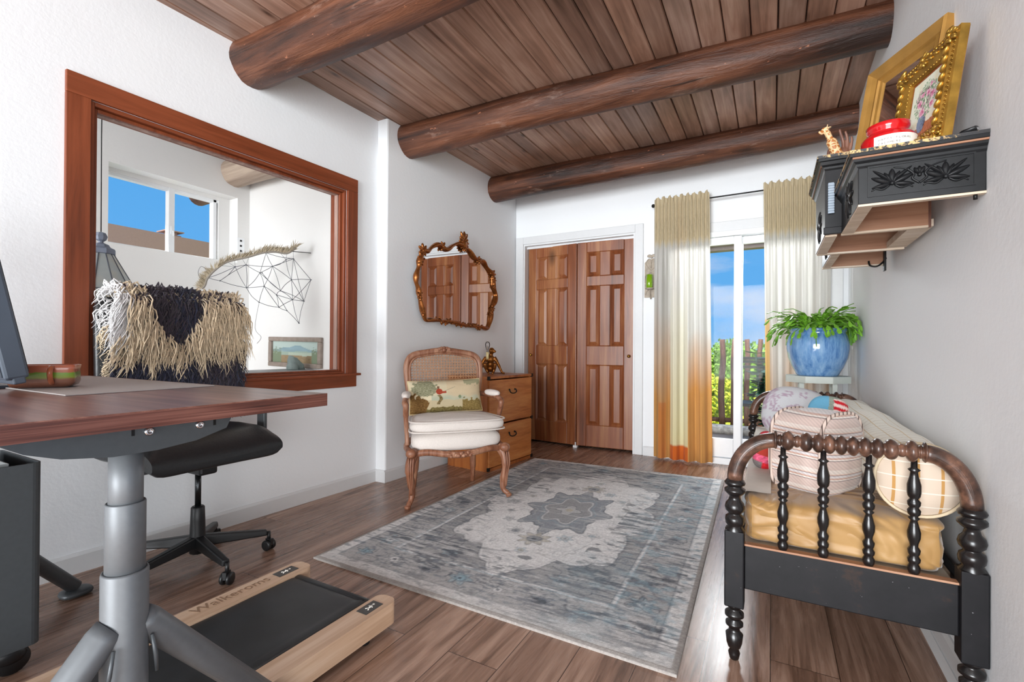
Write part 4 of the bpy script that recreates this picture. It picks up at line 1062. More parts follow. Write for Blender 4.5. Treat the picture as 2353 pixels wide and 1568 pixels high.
def tapestry(u, v):
    sky = hexc('#dccfae'); c = sky*1.0
    n1 = fnz(u*7, v*4, 1); n2 = fnz(u*22, v*14, 2); n3 = fnz(u*45, v*30, 3)
    c = c*(1+.12*n1)
    if v < .62 and .28 < u < .95: c = lerp(c, hexc('#a9b3a0'), max(0, min(1, (.62-v)*3+n1*.8))*.8)      # distant hills
    if u > .5 and v > .45+.1*n1: c = lerp(c, hexc('#d9bd98'), .5)
    if v < .33+.05*n1: c = lerp(c, hexc('#c9b894'), .9)
    if v < .12+.07*n2+.05*abs(n1): c = lerp(hexc('#6b5a32'), hexc('#8f8350'), .5+n3)
    # tree at left
    d = ((u-.20)/.17)**2+((v-.72)/.26)**2
    if d < 1+.7*n2: c = lerp(hexc('#7a7a5c'), hexc('#a5a285'), .5+n3*.9)
    if u < .24+.1*n1 and v < .5-u*1.1+.15*n2+.1: c = lerp(hexc('#6b4a22'), hexc('#8a6a3a'), .5+n3)
    if u > .70 and v < .33+.12*n2: c = lerp(hexc('#7a6535'), hexc('#9c8550'), .5+n3)
    if u > .75 and v > .80+.1*n2: c = lerp(c, hexc('#8d9472'), .7)
    # red-coated rider
    if ((u-.395)/.045)**2+((v-.60)/.09)**2 < 1 or (abs(v-.58) < .03 and .39 < u < .49): c = hexc('#a8432c')
    if ((u-.385)/.018)**2+((v-.735)/.04)**2 < 1: c = hexc('#7a5a44')
    if abs(u-.395-.02*math.sin(v*20)) < .022 and .22 < v < .50: c = hexc('#8c7a50') if n3 > 0 else hexc('#6a5a3a')
    if abs((v-.60)-(u-.46)*.85) < .006 and .46 < u < .62: c = hexc('#8a8a7a')
    if ((u-.67)/.02)**2+((v-.42)/.05)**2 < 1: c = hexc('#7d8a6a')
    return np.clip(c*.85, 0, 1)
lp = thing('lumbar_pillow', 'narrow tapestry pillow with a red-coated figure on the armchair', 'pillow', (0, 0, 0))
fwd_ = Vector((.758, -.652, 0)); xv = Vector((.652, .758, 0))
base_ = PMAT[A.name] @ Vector((0, 0, .0))
# centre in armchair local coords
cp = PMAT[A.name] @ Vector((0.02, -.098, .628))
lp.location = cp; PMAT[lp.name] = Matrix.Translation(cp)
zt = (Vector((0, 0, 1))*math.cos(R(17))-fwd_*math.sin(R(17)))
Mx = Matrix((xv, -(fwd_*math.cos(R(17))+Vector((0, 0, 1))*math.sin(R(17))), zt)).transposed().to_4x4()
Mx = Mx @ Matrix.Rotation(R(-1.5), 4, 'Y')
# pillow local z up, x width; face towards -local y
pil_build('cover', lp, Mx, .50, .225, .12, tapestry, vcol('tapestry_cloth', .85, .3, 300), 150, 80, .04, 2, plain('beige_piping', '#c9b48a', .7))

# ================================================================ pine chest with monkey lamp
ch = thing('pine_chest', 'orange pine two-drawer chest between the armchair and closet', 'chest of drawers', (-2.09, 3.42, 0), 0)
a_ = math.atan2(.063, .624)
CM = Matrix.Translation((-1.903, 3.109, 0)) @ Matrix.Rotation(-a_, 4, 'Z')   # local y along the front, -x into the body
def CB(mb, name, mat, par=ch, **k): mb.xform(CM); return mb.build(name, mat, par, world=True, **k)
cwid, cdep, chh = .627, .415, .735
mb = MB(); mb.box(-cdep, -.012, 0, .018, 0, chh-.02); mb.box(-cdep, -.012, cwid-.018, cwid, 0, chh-.02); mb.box(-cdep, -cdep+.01, .018, cwid-.018, .02, chh-.02); mb.box(-cdep+.01, -.02, .018, cwid-.018, .02, .035)
CB(mb, 'carcass', M['pine_side'])
mb = MB(); mb.box(-cdep-.003, .002, -.004, cwid+.004, chh-.02, chh); top_ = CB(mb, 'top', M['pine_side'], bevel=.003)
mb = MB(); mb.box(-.02, -.004, .004, cwid-.004, 0, .024); CB(mb, 'plinth', M['pine_side'])
for (z0_, z1_) in ((.030, .350), (.362, .706)):
    mb = MB(); mb.box(-.022, 0, .008, cwid-.008, z0_, z1_); dr = CB(mb, 'drawer', M['pine_chest'], bevel=.004)
    zc = z1_-.095 if z0_ > .1 else z1_-.09; yc = cwid*.50
    mb = MB(); mb.tube(smooth_path([(.010, yc-.042, zc+.010), (.016, yc-.046, zc-.008), (.020, yc-.022, zc-.020), (.020, yc+.022, zc-.020), (.016, yc+.046, zc-.008), (.010, yc+.042, zc+.010)], 5), .0045, 8)
    for s_ in (-1, 1): mb.ell((.004, yc+s_*.040, zc+.008), (.008, .008, .008), 10, 6)
    CB(mb, 'handle', M['black'], dr)
for yy in (.004, cwid-.004):
    for zz_ in (.02, chh-.012, .356):
        mb = MB(); mb.box(-.010, .004, yy-.012, yy+.012, zz_-.014, zz_+.014); CB(mb, 'corner_bracket', M['black'])
# monkey lamp
mk = thing('monkey_lamp', 'bronze seated monkey figurine lamp holding a bare bulb on the pine chest', 'lamp', (-2.13, 3.50, .7355), R(28.7))
# local: +x viewer's right, -y towards viewer
mb = MB()
mb.ell((0, .01, .075), (.034, .030, .06)); mb.ell((0, 0, .125), (.040, .028, .040)); mb.ell((.004, .0, .045), (.034, .036, .032))
mb.tube([(.002, 0, .15), (.010, 0, .175)], .017); mb.ell((.013, -.004, .198), (.026, .026, .029)); mb.ell((.036, -.012, .192), (.018, .014, .012)); mb.ell((.03, -.014, .203), (.012, .014, .006)); mb.ell((.008, -.03, .198), (.007, .004, .009))
mb.tube(smooth_path([(.035, 0, .142), (.060, -.006, .10), (.085, -.01, .05), (.105, -.014, .012), (.128, -.018, .006)], 4), [.017]*4+[.014]*4+[.011]*4+[.009]*4+[.008], 10)
mb.tube(smooth_path([(-.035, 0, .142), (-.062, -.010, .10), (-.070, -.020, .068), (-.045, -.04, .075), (-.022, -.045, .105)], 4), [.017]*4+[.015]*4+[.014]*4+[.011]*4+[.011], 10)
mb.tube(smooth_path([(.02, 0, .04), (.040, -.045, .075), (.046, -.055, .090), (.038, -.048, .04), (.026, -.052, .010), (.026, -.075, .008)], 4), [.020]*4+[.017]*4+[.016]*4+[.012]*4+[.010]*4+[.009], 10)
mb.tube(smooth_path([(-.02, 0, .04), (-.040, -.045, .070), (-.042, -.055, .085), (-.030, -.048, .04), (-.012, -.052, .010), (-.010, -.075, .008)], 4), [.020]*4+[.017]*4+[.016]*4+[.012]*4+[.010]*4+[.009], 10)
mb.build('monkey_body', M['bronze'], mk, remesh=.0045)
mb = MB(); mb.lathe([(.012, 0), (.012, .062)], (-.021, -.046, .125), 16); mb.build('candle_socket', M['candle'], mk)
mb = MB(); mb.lathe([(.009, 0), (.009, .010), (.012, .022), (.019, .048), (.021, .062), (.018, .078), (.010, .087), (.001, .089)], (-.021, -.046, .188), 20); bu = mb.build('bulb', glassy('bulb_glass', (.9, .9, .9)), mk)
mb = MB(); mb.tube([(-.021, -.046, .19), (-.024, -.046, .225), (-.018, -.046, .235), (-.021, -.046, .20)], .0009, 5); mb.build('filament', M['brass'], bu)
mb = MB(); mb.tube(smooth_path([(-.021, -.046, .122), (-.03, -.055, .08), (-.08, -.03, .05), (-.13, .02, .03)], 5), .002, 6); mb.build('cord', M['black'], mk)
mb = MB(); mb.tube(smooth_path([(.0, .03, .003), (.05, .04, .003), (.11, .02, .003)], 5), .002, 6); mb.build('cord', M['black'], mk)
# ================================================================ gilt mirror on the left wall
MP = [(2.857, 1.707), (2.915, 1.706), (2.966, 1.749), (3.035, 1.782), (3.089, 1.772), (3.154, 1.764), (3.23, 1.811), (3.308, 1.841), (3.38, 1.827), (3.464, 1.811), (3.53, 1.765), (3.608, 1.745), (3.677, 1.75), (3.736, 1.706), (3.797, 1.674), (3.834, 1.645), (3.847, 1.593), (3.86, 1.533), (3.899, 1.461), (3.875, 1.39), (3.832, 1.338), (3.814, 1.256), (3.791, 1.187), (3.743, 1.137), (3.638, 1.146), (3.419, 1.15), (3.218, 1.171), (3.069, 1.175), (2.963, 1.175), (2.896, 1.171), (2.87, 1.22), (2.837, 1.306), (2.82, 1.359), (2.812, 1.402), (2.787, 1.449), (2.787, 1.503), (2.81, 1.566), (2.818, 1.617), (2.841, 1.665)]
mir = thing('wall_mirror', 'ornate copper-gilt scalloped mirror hung above the armchair', 'mirror', (xl2(3.35)+.01, 3.35, 1.15))
def mpt(y, z, o):
    b_ = -.030; a_ = xl2(3.9)+.014-b_*3.9; x_ = xl2(y)+.02; k_ = a_/(x_-b_*y)
    return (a_+b_*y*k_+o, y*k_, .955+(z-.955)*k_)
pth = smooth_path([mpt(y, z, .016) for y, z in MP], 5, closed=True)
mb = MB(); N = len(pth)
mb.tube(pth, [.0185+.004*math.sin(i*.55) for i in range(N)], 12, closed=True, flat=(1.1, .85), upv=(1, 0, 0))
mfr = mb.build('frame', M['gold_red'], mir, world=True)
mb = MB(); cpt = Vector((0, 3.35, 1.47))
inner = [(p[0]-.008, p[1], p[2]) for p in pth]; outr = [(p[0]-.020, p[1], p[2]) for p in pth]
n = len(inner); mb.add(inner+outr, [tuple(range(n))]+[(i, n+i, n+(i+1) % n, (i+1) % n) for i in range(n)]+[tuple(range(2*n-1, n-1, -1))])
mb.build('mirror_glass', M['mirror'], mir, world=True)
rs = random.Random(5)
def leafcluster(y, z, r, k, spread=2*PI, a0=0, el=2.2):
    q = MB(); q.ell(mpt(y, z, .026), (.014, r*.35, r*.35), 10, 6)
    for i in range(k):
        a = a0+spread*i/max(1, k-1 if spread < 6 else k); L = r*rs.uniform(.8, 1.05)
        c = mpt(y+math.cos(a)*L*.55, z+math.sin(a)*L*.55, .024)
        q.ell(c, (.011, L*.5, L*.5/el), 10, 6, rot=Matrix.Rotation(a, 3, 'X'))
    return q
# crest shell
q = MB()
for i in range(9):
    a = R(205-29*i); L = .085 if 2 < i < 6 else .062
    q.ell(mpt(3.372+math.cos(a)*L*.62, 1.862+math.sin(a)*L*.62, .024), (.014, L*.55, .013), 10, 6, rot=Matrix.Rotation(a, 3, 'X'))
q.ell(mpt(3.372, 1.845, .03), (.018, .035, .035)); q.ell(mpt(3.385, 1.925, .024), (.012, .03, .022))
for i in range(7): a = R(180+30*i); q.ell(mpt(3.37+math.cos(a)*.035, 1.83+math.sin(a)*.03, .028), (.010, .024, .008), 8, 6, rot=Matrix.Rotation(a, 3, 'X'))
q.build('crest', M['gold_red'], mir, world=True)
for (y, z, r, k, a0) in ((2.855, 1.70, .055, 7, 0), (2.835, 1.64, .045, 6, 1), (2.825, 1.60, .035, 5, 2), (3.09, 1.775, .042, 6, 0), (3.60, 1.747, .045, 6, .5), (3.83, 1.655, .045, 6, 0), (3.85, 1.60, .04, 6, 1), (3.85, 1.54, .03, 5, 0), (2.815, 1.375, .036, 6, 0), (2.82, 1.34, .03, 5, 1), (2.86, 1.225, .03, 5, 2), (3.83, 1.33, .035, 6, 0), (3.81, 1.28, .028, 5, 1)):
    leafcluster(y, z, r, k, a0=a0).build('carved_leaf', M['gold_red'], mfr, world=True)
q = MB()
for i in range(22):
    y = 3.02+.66*i/21; z = 1.175-.03*i/21+rs.uniform(-.014, .014)-.012*math.exp(-((y-3.38)/.1)**2)
    for j in range(2):
        a = rs.uniform(0, 6.28); q.ell(mpt(y+rs.uniform(-.015, .015), z+rs.uniform(-.012, .012), .026), (.011, .019, .008), 8, 6, rot=Matrix.Rotation(a, 3, 'X'))
q.build('carved_garland', M['gold_red'], mir, world=True)

# ================================================================ spindle daybed
bed = thing('daybed', 'narrow antique black spindle daybed with turned footboard along the right wall', 'daybed', (.17, 2.45, 0))
def BB(mb, name, mat, par=bed, **k): return mb.build(name, mat, par, world=True, **k)
XL, XR, YF, YH = -.098, .448, 1.62, 3.30
def prof(seq):      # list of (z, r) control -> smooth beads
    return [(r, z) for z, r in seq]
def beads(z0_, z1_, k, rmin, rmax):
    out = []
    for i in range(k):
        for j in range(8):
            t_ = (i+j/8)/k; out.append((z0_+(z1_-z0_)*t_, rmin+(rmax-rmin)*math.sin(PI*j/8)**.8))
    return out
def post(x, y, foot=True):
    rr_ = []
    p = MB()
    lower = [(0, .008), (.004, .013), (.022, .017), (.034, .012), (.040, .018), (.052, .022), (.080, .025), (.088, .017), (.098, .015)]+[(.100+q*.001, r) for q, r in ((0, .016), (8, .025), (16, .025), (24, .015), (28, .016), (36, .027), (46, .027), (54, .017), (60, .016), (66, .024), (72, .027))]
    up_ = [(.395, .027), (.402, .028), (.412, .020), (.420, .0265), (.432, .028), (.442, .026), (.448, .018), (.452, .018), (.460, .0265), (.470, .029), (.482, .026), (.492, .018), (.504, .015), (.510, .022), (.518, .030), (.526, .030), (.532, .021), (.536, .021), (.540, .028), (.546, .030), (.552, .026), (.556, .022), (.560, .021)]
    p.lathe(prof(lower+[(.178, .022), (.388, .022)]+up_), (x, y, 0), 24)
    o = BB(p, 'post', M['turned'])
    b = MB(); s_ = .0275; b.box(x-s_, x+s_, y-s_, y+s_, .170, .402); BB(b, 'post_block', M['blackwood'], o, bevel=.004)
    return o
def endframe(y, sp=True, sgn=-1):
    pl = post(XL, y); pr_ = post(XR, y)
    for x0, d, rx in ((XL, 1, .112), (XR, -1, .095)):
        p = MB(); pts = []
        for i in range(15):
            a = R(90*i/14); pts.append((x0+d*rx*(1-math.cos(a)), y, .556+.130*math.sin(a)))
        p.tube(pts, .0225, 16)
        for off in (-.008, .0, .008): p.tube([(q[0]*1+0, q[1]+sgn*.0205, q[2]+off*math.cos(R(90*i/14))) for i, q in enumerate(pts)], .0022, 5)
        BB(p, 'arched_rail', M['rubbed'])
    # beaded top rail
    x0, x1 = XL+.108, XR-.092; seq = []
    for q in beads(x0-.004, x0+.006, 1, .018, .028): seq.append(q)
    segs = [(.018, .034, .0285), (.012, .0, .015), (.012, 0, .014), (.030, .0, .030)]
    xs = x0+.006
    def bead(w, r, base=.014, pw=.7):
        nonlocal_x = xs
        return [(xs+w*j/8, base+(r-base)*math.sin(PI*j/8)**pw) for j in range(8)]
    for w, r in [(.010, .018), (.030, .029), (.014, .018), (.030, .028)]+[(.0262, .0275)]*6+[(.030, .028), (.014, .018), (.026, .029), (.008, .018), (.010, .027)]:
        seq += bead(w, r); xs += w
    k_ = (x1+.004-seq[0][0])/(xs-seq[0][0]); seq = [(x0-.004+(q[0]-(x0-.004))*k_, q[1]) for q in seq]
    p = MB(); p.lathe([(r, x) for x, r in seq], (0, y, .688), 20, ax=0); BB(p, 'beaded_rail', M['rubbed'])
    p = MB(); p.box(XL+.027, XR-.027, y-.011, y+.011, .228, .362); BB(p, 'end_panel', M['blackwood'], bevel=.003)
    p = MB(); p.box(XL+.027, XR-.027, y-.0125, y+.0125, .3595, .365); BB(p, 'panel_edge', M['brownboard'])
    for x in (.031, .131, .236, .333):
        s_ = [(.364, .010), (.372, .0135), (.382, .0145), (.391, .010), (.396, .0135), (.404, .0148), (.412, .010), (.418, .013), (.428, .0145), (.437, .009), (.445, .010), (.460, .0145), (.475, .015), (.495, .010), (.505, .0075), (.512, .013), (.516, .008), (.522, .0135), (.532, .015), (.540, .010), (.546, .014), (.555, .015), (.563, .009), (.570, .014), (.580, .0155), (.600, .0155), (.622, .010), (.634, .0085), (.640, .014), (.645, .0075), (.668, .007)]
        p = MB(); p.lathe(prof(s_), (x, y, 0), 16); BB(p, 'spindle', M['turned'])
endframe(YF); endframe(YH)
for x in (XL-.012, XR-.012):
    p = MB(); p.box(x, x+.024, YF+.02, YH-.02, .255, .345); BB(p, 'side_rail', M['blackwood'], bevel=.003)
p = MB()
for i in range(9): yy = YF+.12+i*.18; p.box(XL+.012, XR-.012, yy, yy+.06, .33, .342)
BB(p, 'slats', M['raw'])
# mattress
mt = thing('mattress', 'thin mattress in a mustard satin sheet lying on the daybed', 'mattress', (.17, 2.45, .345))
def mattf(u, v):
    t_ = -PI/2+PI*v; a = 2*PI*u
    def sp(q, p): return math.copysign(abs(q)**p, q)
    x = sp(math.cos(t_), .12)*sp(math.cos(a), .10); y = sp(math.cos(t_), .12)*sp(math.sin(a), .10); z = sp(math.sin(t_), .35)
    X = .172+x*.252; Y = 2.453+y*.795; Z = .4195+z*.074
    w = noise.noise(Vector((X*9+z*2, Y*3, z*1.2)))*.012*(1-abs(z)**4)+(.5-abs(noise.noise(Vector((X*13+z*1.8, Y*7, z*1.4+X*5)))))*.018*(1-abs(z)**6)
    return (X-w*(abs(x) > .9)*x, Y+w*(y < -.9), Z+w*.4)
p = MB(); p.grid(mattf, 420, 44, closeu=True); p.build('sheet', M['yellow_sheet'], mt, world=True)
p = MB(); p.box(-.078, .42, 1.652, 3.25, .343, .352); p.build('ticking', plain('pale_ticking', '#c9bfb0', .8), mt, world=True)
p = MB()
def topf(u, v):
    x = lerp(-.088, .0, u); y = lerp(1.72, 3.2, v); e = 1 if u > .05 else 0
    return (x, y, .4985+.004*noise.noise(Vector((x*20, y*8, 0)))-(.0 if e else .035))
p.grid(topf, 20, 60); o = p.build('white_blanket', plain('off_white_cotton', '#d8d3ca', .9, 0, .03), bevel=0); tag(o, 'off-white cotton sheet folded over the room side of the mattress', 'blanket')

# ---- bolster along the wall
def plaidf(u, v):
    return hexc('#cdb69b')
bo = thing('plaid_bolster', 'long beige plaid bolster cushion lying against the right wall', 'bolster', (.36, 2.4, .61))
t = NT('beige_windowpane_plaid'); sp_ = t.n('ShaderNodeSeparateXYZ', {0: t.coord()})
def stripes(s_, per, w, off=0):
    fr_ = t.math('FRACT', t.math('MULTIPLY_ADD', s_, 1/per, off)); return t.math('LESS_THAN', fr_, w)
c = t.mix(stripes(sp_.outputs[0], .052, .14, .2), '#c9b6a3', '#b4864b'); c = t.mix(stripes(sp_.outputs[2], .040, .08, .1), c, '#d8cfc0')
t.set(color=c, rough=.85, sheen=.2); M['plaid_end'] = t.m
t = NT('cream_striped_bolster'); ux = t.n('ShaderNodeSeparateXYZ', {0: t.coord()})
def stripes(s_, per, w, off=0):
    fr_ = t.math('FRACT', t.math('MULTIPLY_ADD', s_, 1/per, off)); return t.math('LESS_THAN', fr_, w)
th_ = t.math('ARCTAN2', t.math('SUBTRACT', ux.outputs[2], 0.0), t.math('SUBTRACT', ux.outputs[0], .0))
c = t.mix(stripes(ux.outputs[1], .045, .10, .1), '#d6d2c3', '#b3aa94'); c = t.mix(stripes(th_, .42, .08, .3), c, '#b99f6b')
t.set(color=c, rough=.85, sheen=.2); M['plaid'] = t.m
bm_ = Matrix.Translation((.362, 0, .592))
def bolf(u, v):
    a = 2*PI*u; y = lerp(1.70, 3.12, v); e = .97+.03*math.sin(PI*v); r = .103*e
    if v < .012: r *= .93
    q = .012*noise.noise(Vector((math.cos(a)*2, y*4, math.sin(a)*2)))
    x = .362+(r*1.02+q)*math.cos(a)+(0.004 if v > .3 else 0)
    return (min(x, xr(y)-.004), y, .597+(r+q)*math.sin(a))
p = MB(); p.grid(bolf, 44, 60, closeu=True); p.add([bolf(i/44, 1) for i in range(44)], [tuple(range(43, -1, -1))]); bb = p.build('cover', M['plaid'], bo, world=True)
p = MB(); vs = [(.362, 1.672, .597)]
for k in range(1, 7):
    for i in range(44): a = 2*PI*i/44; r = .0965*k/6; vs.append((min(.362+r*math.cos(a), .474), 1.672+.030*(k/6)**3, .597+r*math.sin(a)))
fs = [(0, 1+(i+1) % 44, 1+i) for i in range(44)]+[(1+(k-1)*44+i, 1+(k-1)*44+(i+1) % 44, 1+k*44+(i+1) % 44, 1+k*44+i) for k in range(1, 6) for i in range(44)]
p.add(vs, fs, 0, True); p.build('end_panel', M['plaid_end'], bo, world=True)
p = MB(); p.tube([(min(.362+.101*math.cos(2*PI*i/44), .475), 1.700, .597+.101*math.sin(2*PI*i/44)) for i in range(44)], .0045, 6, closed=True); p.build('piping', plain('cream_piping', '#cbb99c', .8), bo, world=True)

# ---- striped round box cushion
sc_ = thing('striped_box_cushion', 'rounded dusty-pink striped box cushion with corded edges behind the footboard', 'cushion', (.14, 1.93, .58))
t = NT('dusty_pink_herringbone_stripe'); sp_ = t.n('ShaderNodeSeparateXYZ', {0: t.coord()})
z_ = t.math('ADD', t.math('MULTIPLY', sp_.outputs[2], 15.5), t.math('MULTIPLY', sp_.outputs[0], .9))
fr_ = t.math('FRACT', z_)
c = t.ramp(fr_, [(0, '#cdb7ae'), (.40, '#c9b2aa'), (.42, '#7b6a66'), (.45, '#e0d6ce'), (.50, '#e0d6ce'), (.52, '#c49f8f'), (.58, '#c49f8f'), (.60, '#d5cdcc'), (.70, '#cfc6c8'), (.72, '#7b6a66'), (.75, '#d9b9a8'), (.80, '#dccfc6')], 'CONSTANT')
hb = t.n('ShaderNodeTexWave', {'Vector': t.coord(rot=(R(90), 0, R(45))), 'Scale': 38.0, 'Distortion': 1.5}); c = t.mix(.16, c, hb.outputs[0], 'MULTIPLY')
t.set(color=c, rough=.9, sheen=.25); t.bump(hb.outputs[1], .15, .002); M['stripe'] = t.m
ax_ = Vector((.86, -.51, 0)).normalized()       # cushion axis: towards the viewer's right
def drum(par, c, axis, r, half, mat, matp, e=.62, name='cover', tilt=0, sq_=.82, pr=.006):
    axis = axis.normalized(); upv_ = Vector((0, 0, 1)); upv_ = (upv_-axis*upv_.dot(axis)).normalized(); sd = axis.cross(upv_)
    c = Vector(c)
    def P(a, s_, rr2, off):
        ca, sa = math.cos(a), math.sin(a); g = (abs(ca)**(2/sq_)+abs(sa)**(2/sq_))**(-sq_/2) if True else 1
        g = 1/((abs(ca)**3.2+abs(sa)**3.2)**(1/3.2))
        return c+axis*off+sd*(ca*rr2*g)+upv_*(sa*rr2*g)
    prof_ = [(0, -half-.035), (.35, -half-.032), (.7, -half-.022), (.92, -half-.008), (1, -half)]+[(1.0+.05*math.sin(PI*k/6), -half+2*half*k/6) for k in range(1, 6)]+[(1, half), (.92, half+.008), (.7, half+.022), (.35, half+.032), (0, half+.035)]
    p = MB()
    def fn(u, v):
        f = v*(len(prof_)-1); i = min(int(f), len(prof_)-2); q = f-i
        rr2 = lerp(prof_[i][0], prof_[i+1][0], q)*r; off = lerp(prof_[i][1], prof_[i+1][1], q)
        w = P(2*PI*u, 0, rr2, off); n_ = noise.noise(w*14)*.003; return tuple(w+upv_*n_)
    p.grid(fn, 64, (len(prof_)-1)*2, closeu=True); o = p.build(name, mat, par, world=True)
    q = MB()
    for s_ in (-half, half): q.tube([P(2*PI*i/60, 0, r*1.01, s_) for i in range(60)], pr, 6, closed=True)
    q.build('piping', matp, par, world=True)
t = NT('striped_cord'); w_ = t.n('ShaderNodeTexWave', {'Vector': t.coord(), 'Scale': 24.0}); t.set(color=t.ramp(w_.outputs[1], [(.12, '#5d4c46'), (.2, '#d8c4b8')]), rough=.8); M['cord'] = t.m
drum(sc_, (.135, 1.925, .612), ax_, .135, .080, M['stripe'], M['cord'])
# ---- toile pillow, further back
tp = thing('toile_pillow', 'round mauve toile pillow leaning behind the striped cushion', 'pillow', (.07, 2.75, .60))
def toile(u, v):
    b = hexc('#bdbdc0'); n1 = fnz(u*5, v*5, 4); n2 = fnz(u*26, v*30, 8); n3 = fnz(u*60, v*60, 9)
    c = b*(1+.03*n3)
    if n1 > -.08 and n2 > .02: c = lerp(c, hexc('#9a7c90'), .75)
    elif n1 > .2 and n3 > .0: c = lerp(c, hexc('#a98fa0'), .6)
    return np.clip(c, 0, 1)
Mt = Matrix.Translation((.105, 2.78, .635)) @ Matrix.Rotation(R(-12), 4, 'X') @ Matrix.Rotation(R(8), 4, 'Y') 
def rpillow(name, par, Mx, w, h, t_, f, mat):
    p = MB(); cols = []
    for side in (1, -1):
        def fn(u, v):
            a = 2*PI*u; g = 1/((abs(math.cos(a))**2.6+abs(math.sin(a))**2.6)**(1/2.6)); r = v
            return (r*g*math.cos(a)*w/2, side*t_/2*max(0, 1-r**2.2)**.6, r*g*math.sin(a)*h/2)
        p.grid(fn, 72, 30)
        for j in range(31):
            for i in range(73): q = fn(i/72, j/30); cols.append(tuple(f(q[0]/w+.5, q[2]/h+.5))+(1,))
    p.xform(Mx); return p.build(name, mat, par, world=True, cols=cols)
M['cloth'] = vcol('printed_cotton', .9, .2, 200)
rpillow('cover', tp, Mt, .30, .27, .13, toile, M['cloth'])
pp_ = thing('patchwork_pillow', 'blue pillow with red and white striped patch behind the striped cushion', 'pillow', (.17, 2.5, .62))
def patch(u, v):
    n3 = fnz(u*50, v*50, 3)
    if u > .60 and v < .93: return hexc('#c4202c') if int((v+u*.15)*13) % 2 == 0 else hexc('#e6cfc8')
    if u > .48: return hexc('#8f9a8c')*(1+.5*n3)
    return hexc('#6aa9c9')*(1+.08*n3)
Mq = Matrix.Translation((.212, 2.44, .668)) @ Matrix.Rotation(R(-14), 4, 'X') @ Matrix.Rotation(R(6), 4, 'Y')
rpillow('cover', pp_, Mq, .155, .185, .07, lambda u, v: np.clip(patch(u, v), 0, 1), M['cloth'])
# ---- quilted fabric roll standing at the left edge
qd = thing('patchwork_bolster', 'small patchwork cushion in grey, red and pink prints at the left mattress edge', 'cushion', (-.04, 2.05, .5))
def quilt(u, v):
    n3 = fnz(u*70, v*70, 2); k = v*6
    if k < 1.3: return (hexc('#c5222c') if u > .45 else hexc('#6f6765'))*(1+.7*max(0, n3))
    if k < 2.4: return hexc('#d65a78')*(1+.9*n3)
    if k < 3.6: return hexc('#a8382a')*(1+.1*n3)
    if k < 4.1: return hexc('#b82838')*(1+.8*n3)
    if k < 5.3: return (hexc('#7e7470'))*(1+.5*n3)
    return hexc('#c8333c')*(1+.8*n3)
Md = Matrix.Translation((-.018, 2.10, .565)) @ Matrix.Rotation(R(12), 4, 'Y')
p = MB(); cols = []
def qf(u, v):
    a = 2*PI*u; w_ = .040*(1-abs(2*v-1)**5)**.5
    return (w_*1.0*math.cos(a), w_*1.1*math.sin(a), (v-.5)*.15*1.0+.0)
for j in range(41):
    for i in range(40): cols.append(tuple(np.clip(quilt((math.cos(2*PI*i/40)+1)/2, j/40), 0, 1))+(1,))
p.grid(qf, 40, 40, closeu=True); p.xform(Md); p.build('cover', M['cloth'], qd, world=True, cols=cols)

# ================================================================ plant stand and potted cactus
ps = thing('plant_stand', 'pale green octagonal-topped stand behind the daybed headboard', 'plant stand', (.268, 3.80, 0))
p = MB(); pts = [(.268+.197*math.cos(R(22.5+45*k)), 3.80+.197*math.sin(R(22.5+45*k))) for k in range(8)]
p.prism(pts, 2, .742, .785); p.build('top', M['palegreen'], ps, world=True, bevel=.003)
for k in range(4):
    a = R(45+90*k); x, y = .268+.13*math.cos(a), 3.80+.13*math.sin(a); p = MB(); p.box(x-.014, x+.014, y-.014, y+.014, 0, .742); p.build('leg', M['palegreen'], ps, world=True)
p = MB(); p.prism([(.268+.13*math.cos(R(45+90*k)), 3.80+.13*math.sin(R(45+90*k))) for k in range(4)], 2, .25, .265); p.build('lower_shelf', M['palegreen'], ps, world=True)
pt = thing('potted_cactus', 'blue glazed pot of trailing green holiday cactus on the pale stand', 'potted plant', (.270, 3.80, .7855))
p = MB(); p.lathe([(.085, 0), (.118, .0), (.124, .012), (.150, .060), (.172, .12), (.181, .18), (.180, .22), (.170, .262), (.158, .285), (.162, .296), (.168, .305), (.166, .316), (.156, .318), (.146, .305), (.146, .290)], (0, 0, 0), 48); p.build('pot', M['glaze'], pt)
p = MB(); p.lathe([(.001, .280), (.148, .280), (.148, .286), (.001, .292)], (0, 0, 0), 30); p.build('soil', M['soil'], pt)
rs = random.Random(21)
p = MB()
def seg(p, a, b, w, nrm):
    a, b = Vector(a), Vector(b); d = b-a; L = d.length
    if L < 1e-6: return
    d.normalize(); s_ = d.cross(nrm); s_ = s_.normalized() if s_.length > 1e-4 else d.orthogonal().normalized(); n_ = s_.cross(d)
    t_ = .0022
    prof_ = [(0, .25), (.25, .8), (.55, 1.0), (.72, .82), (.85, .95), (1, .35)]
    vs = []
    for q, w_ in prof_:
        c = a+d*L*q; vs += [c-s_*w*w_, c+n_*t_*1.3, c+s_*w*w_, c-n_*t_]
    fs = []
    for i in range(len(prof_)-1):
        for j in range(4): fs.append((i*4+j, i*4+(j+1) % 4, i*4+4+(j+1) % 4, i*4+4+j))
    p.add([tuple(v) for v in vs], fs+[(0, 1, 2, 3), (len(vs)-1, len(vs)-2, len(vs)-3, len(vs)-4)], 0, False)
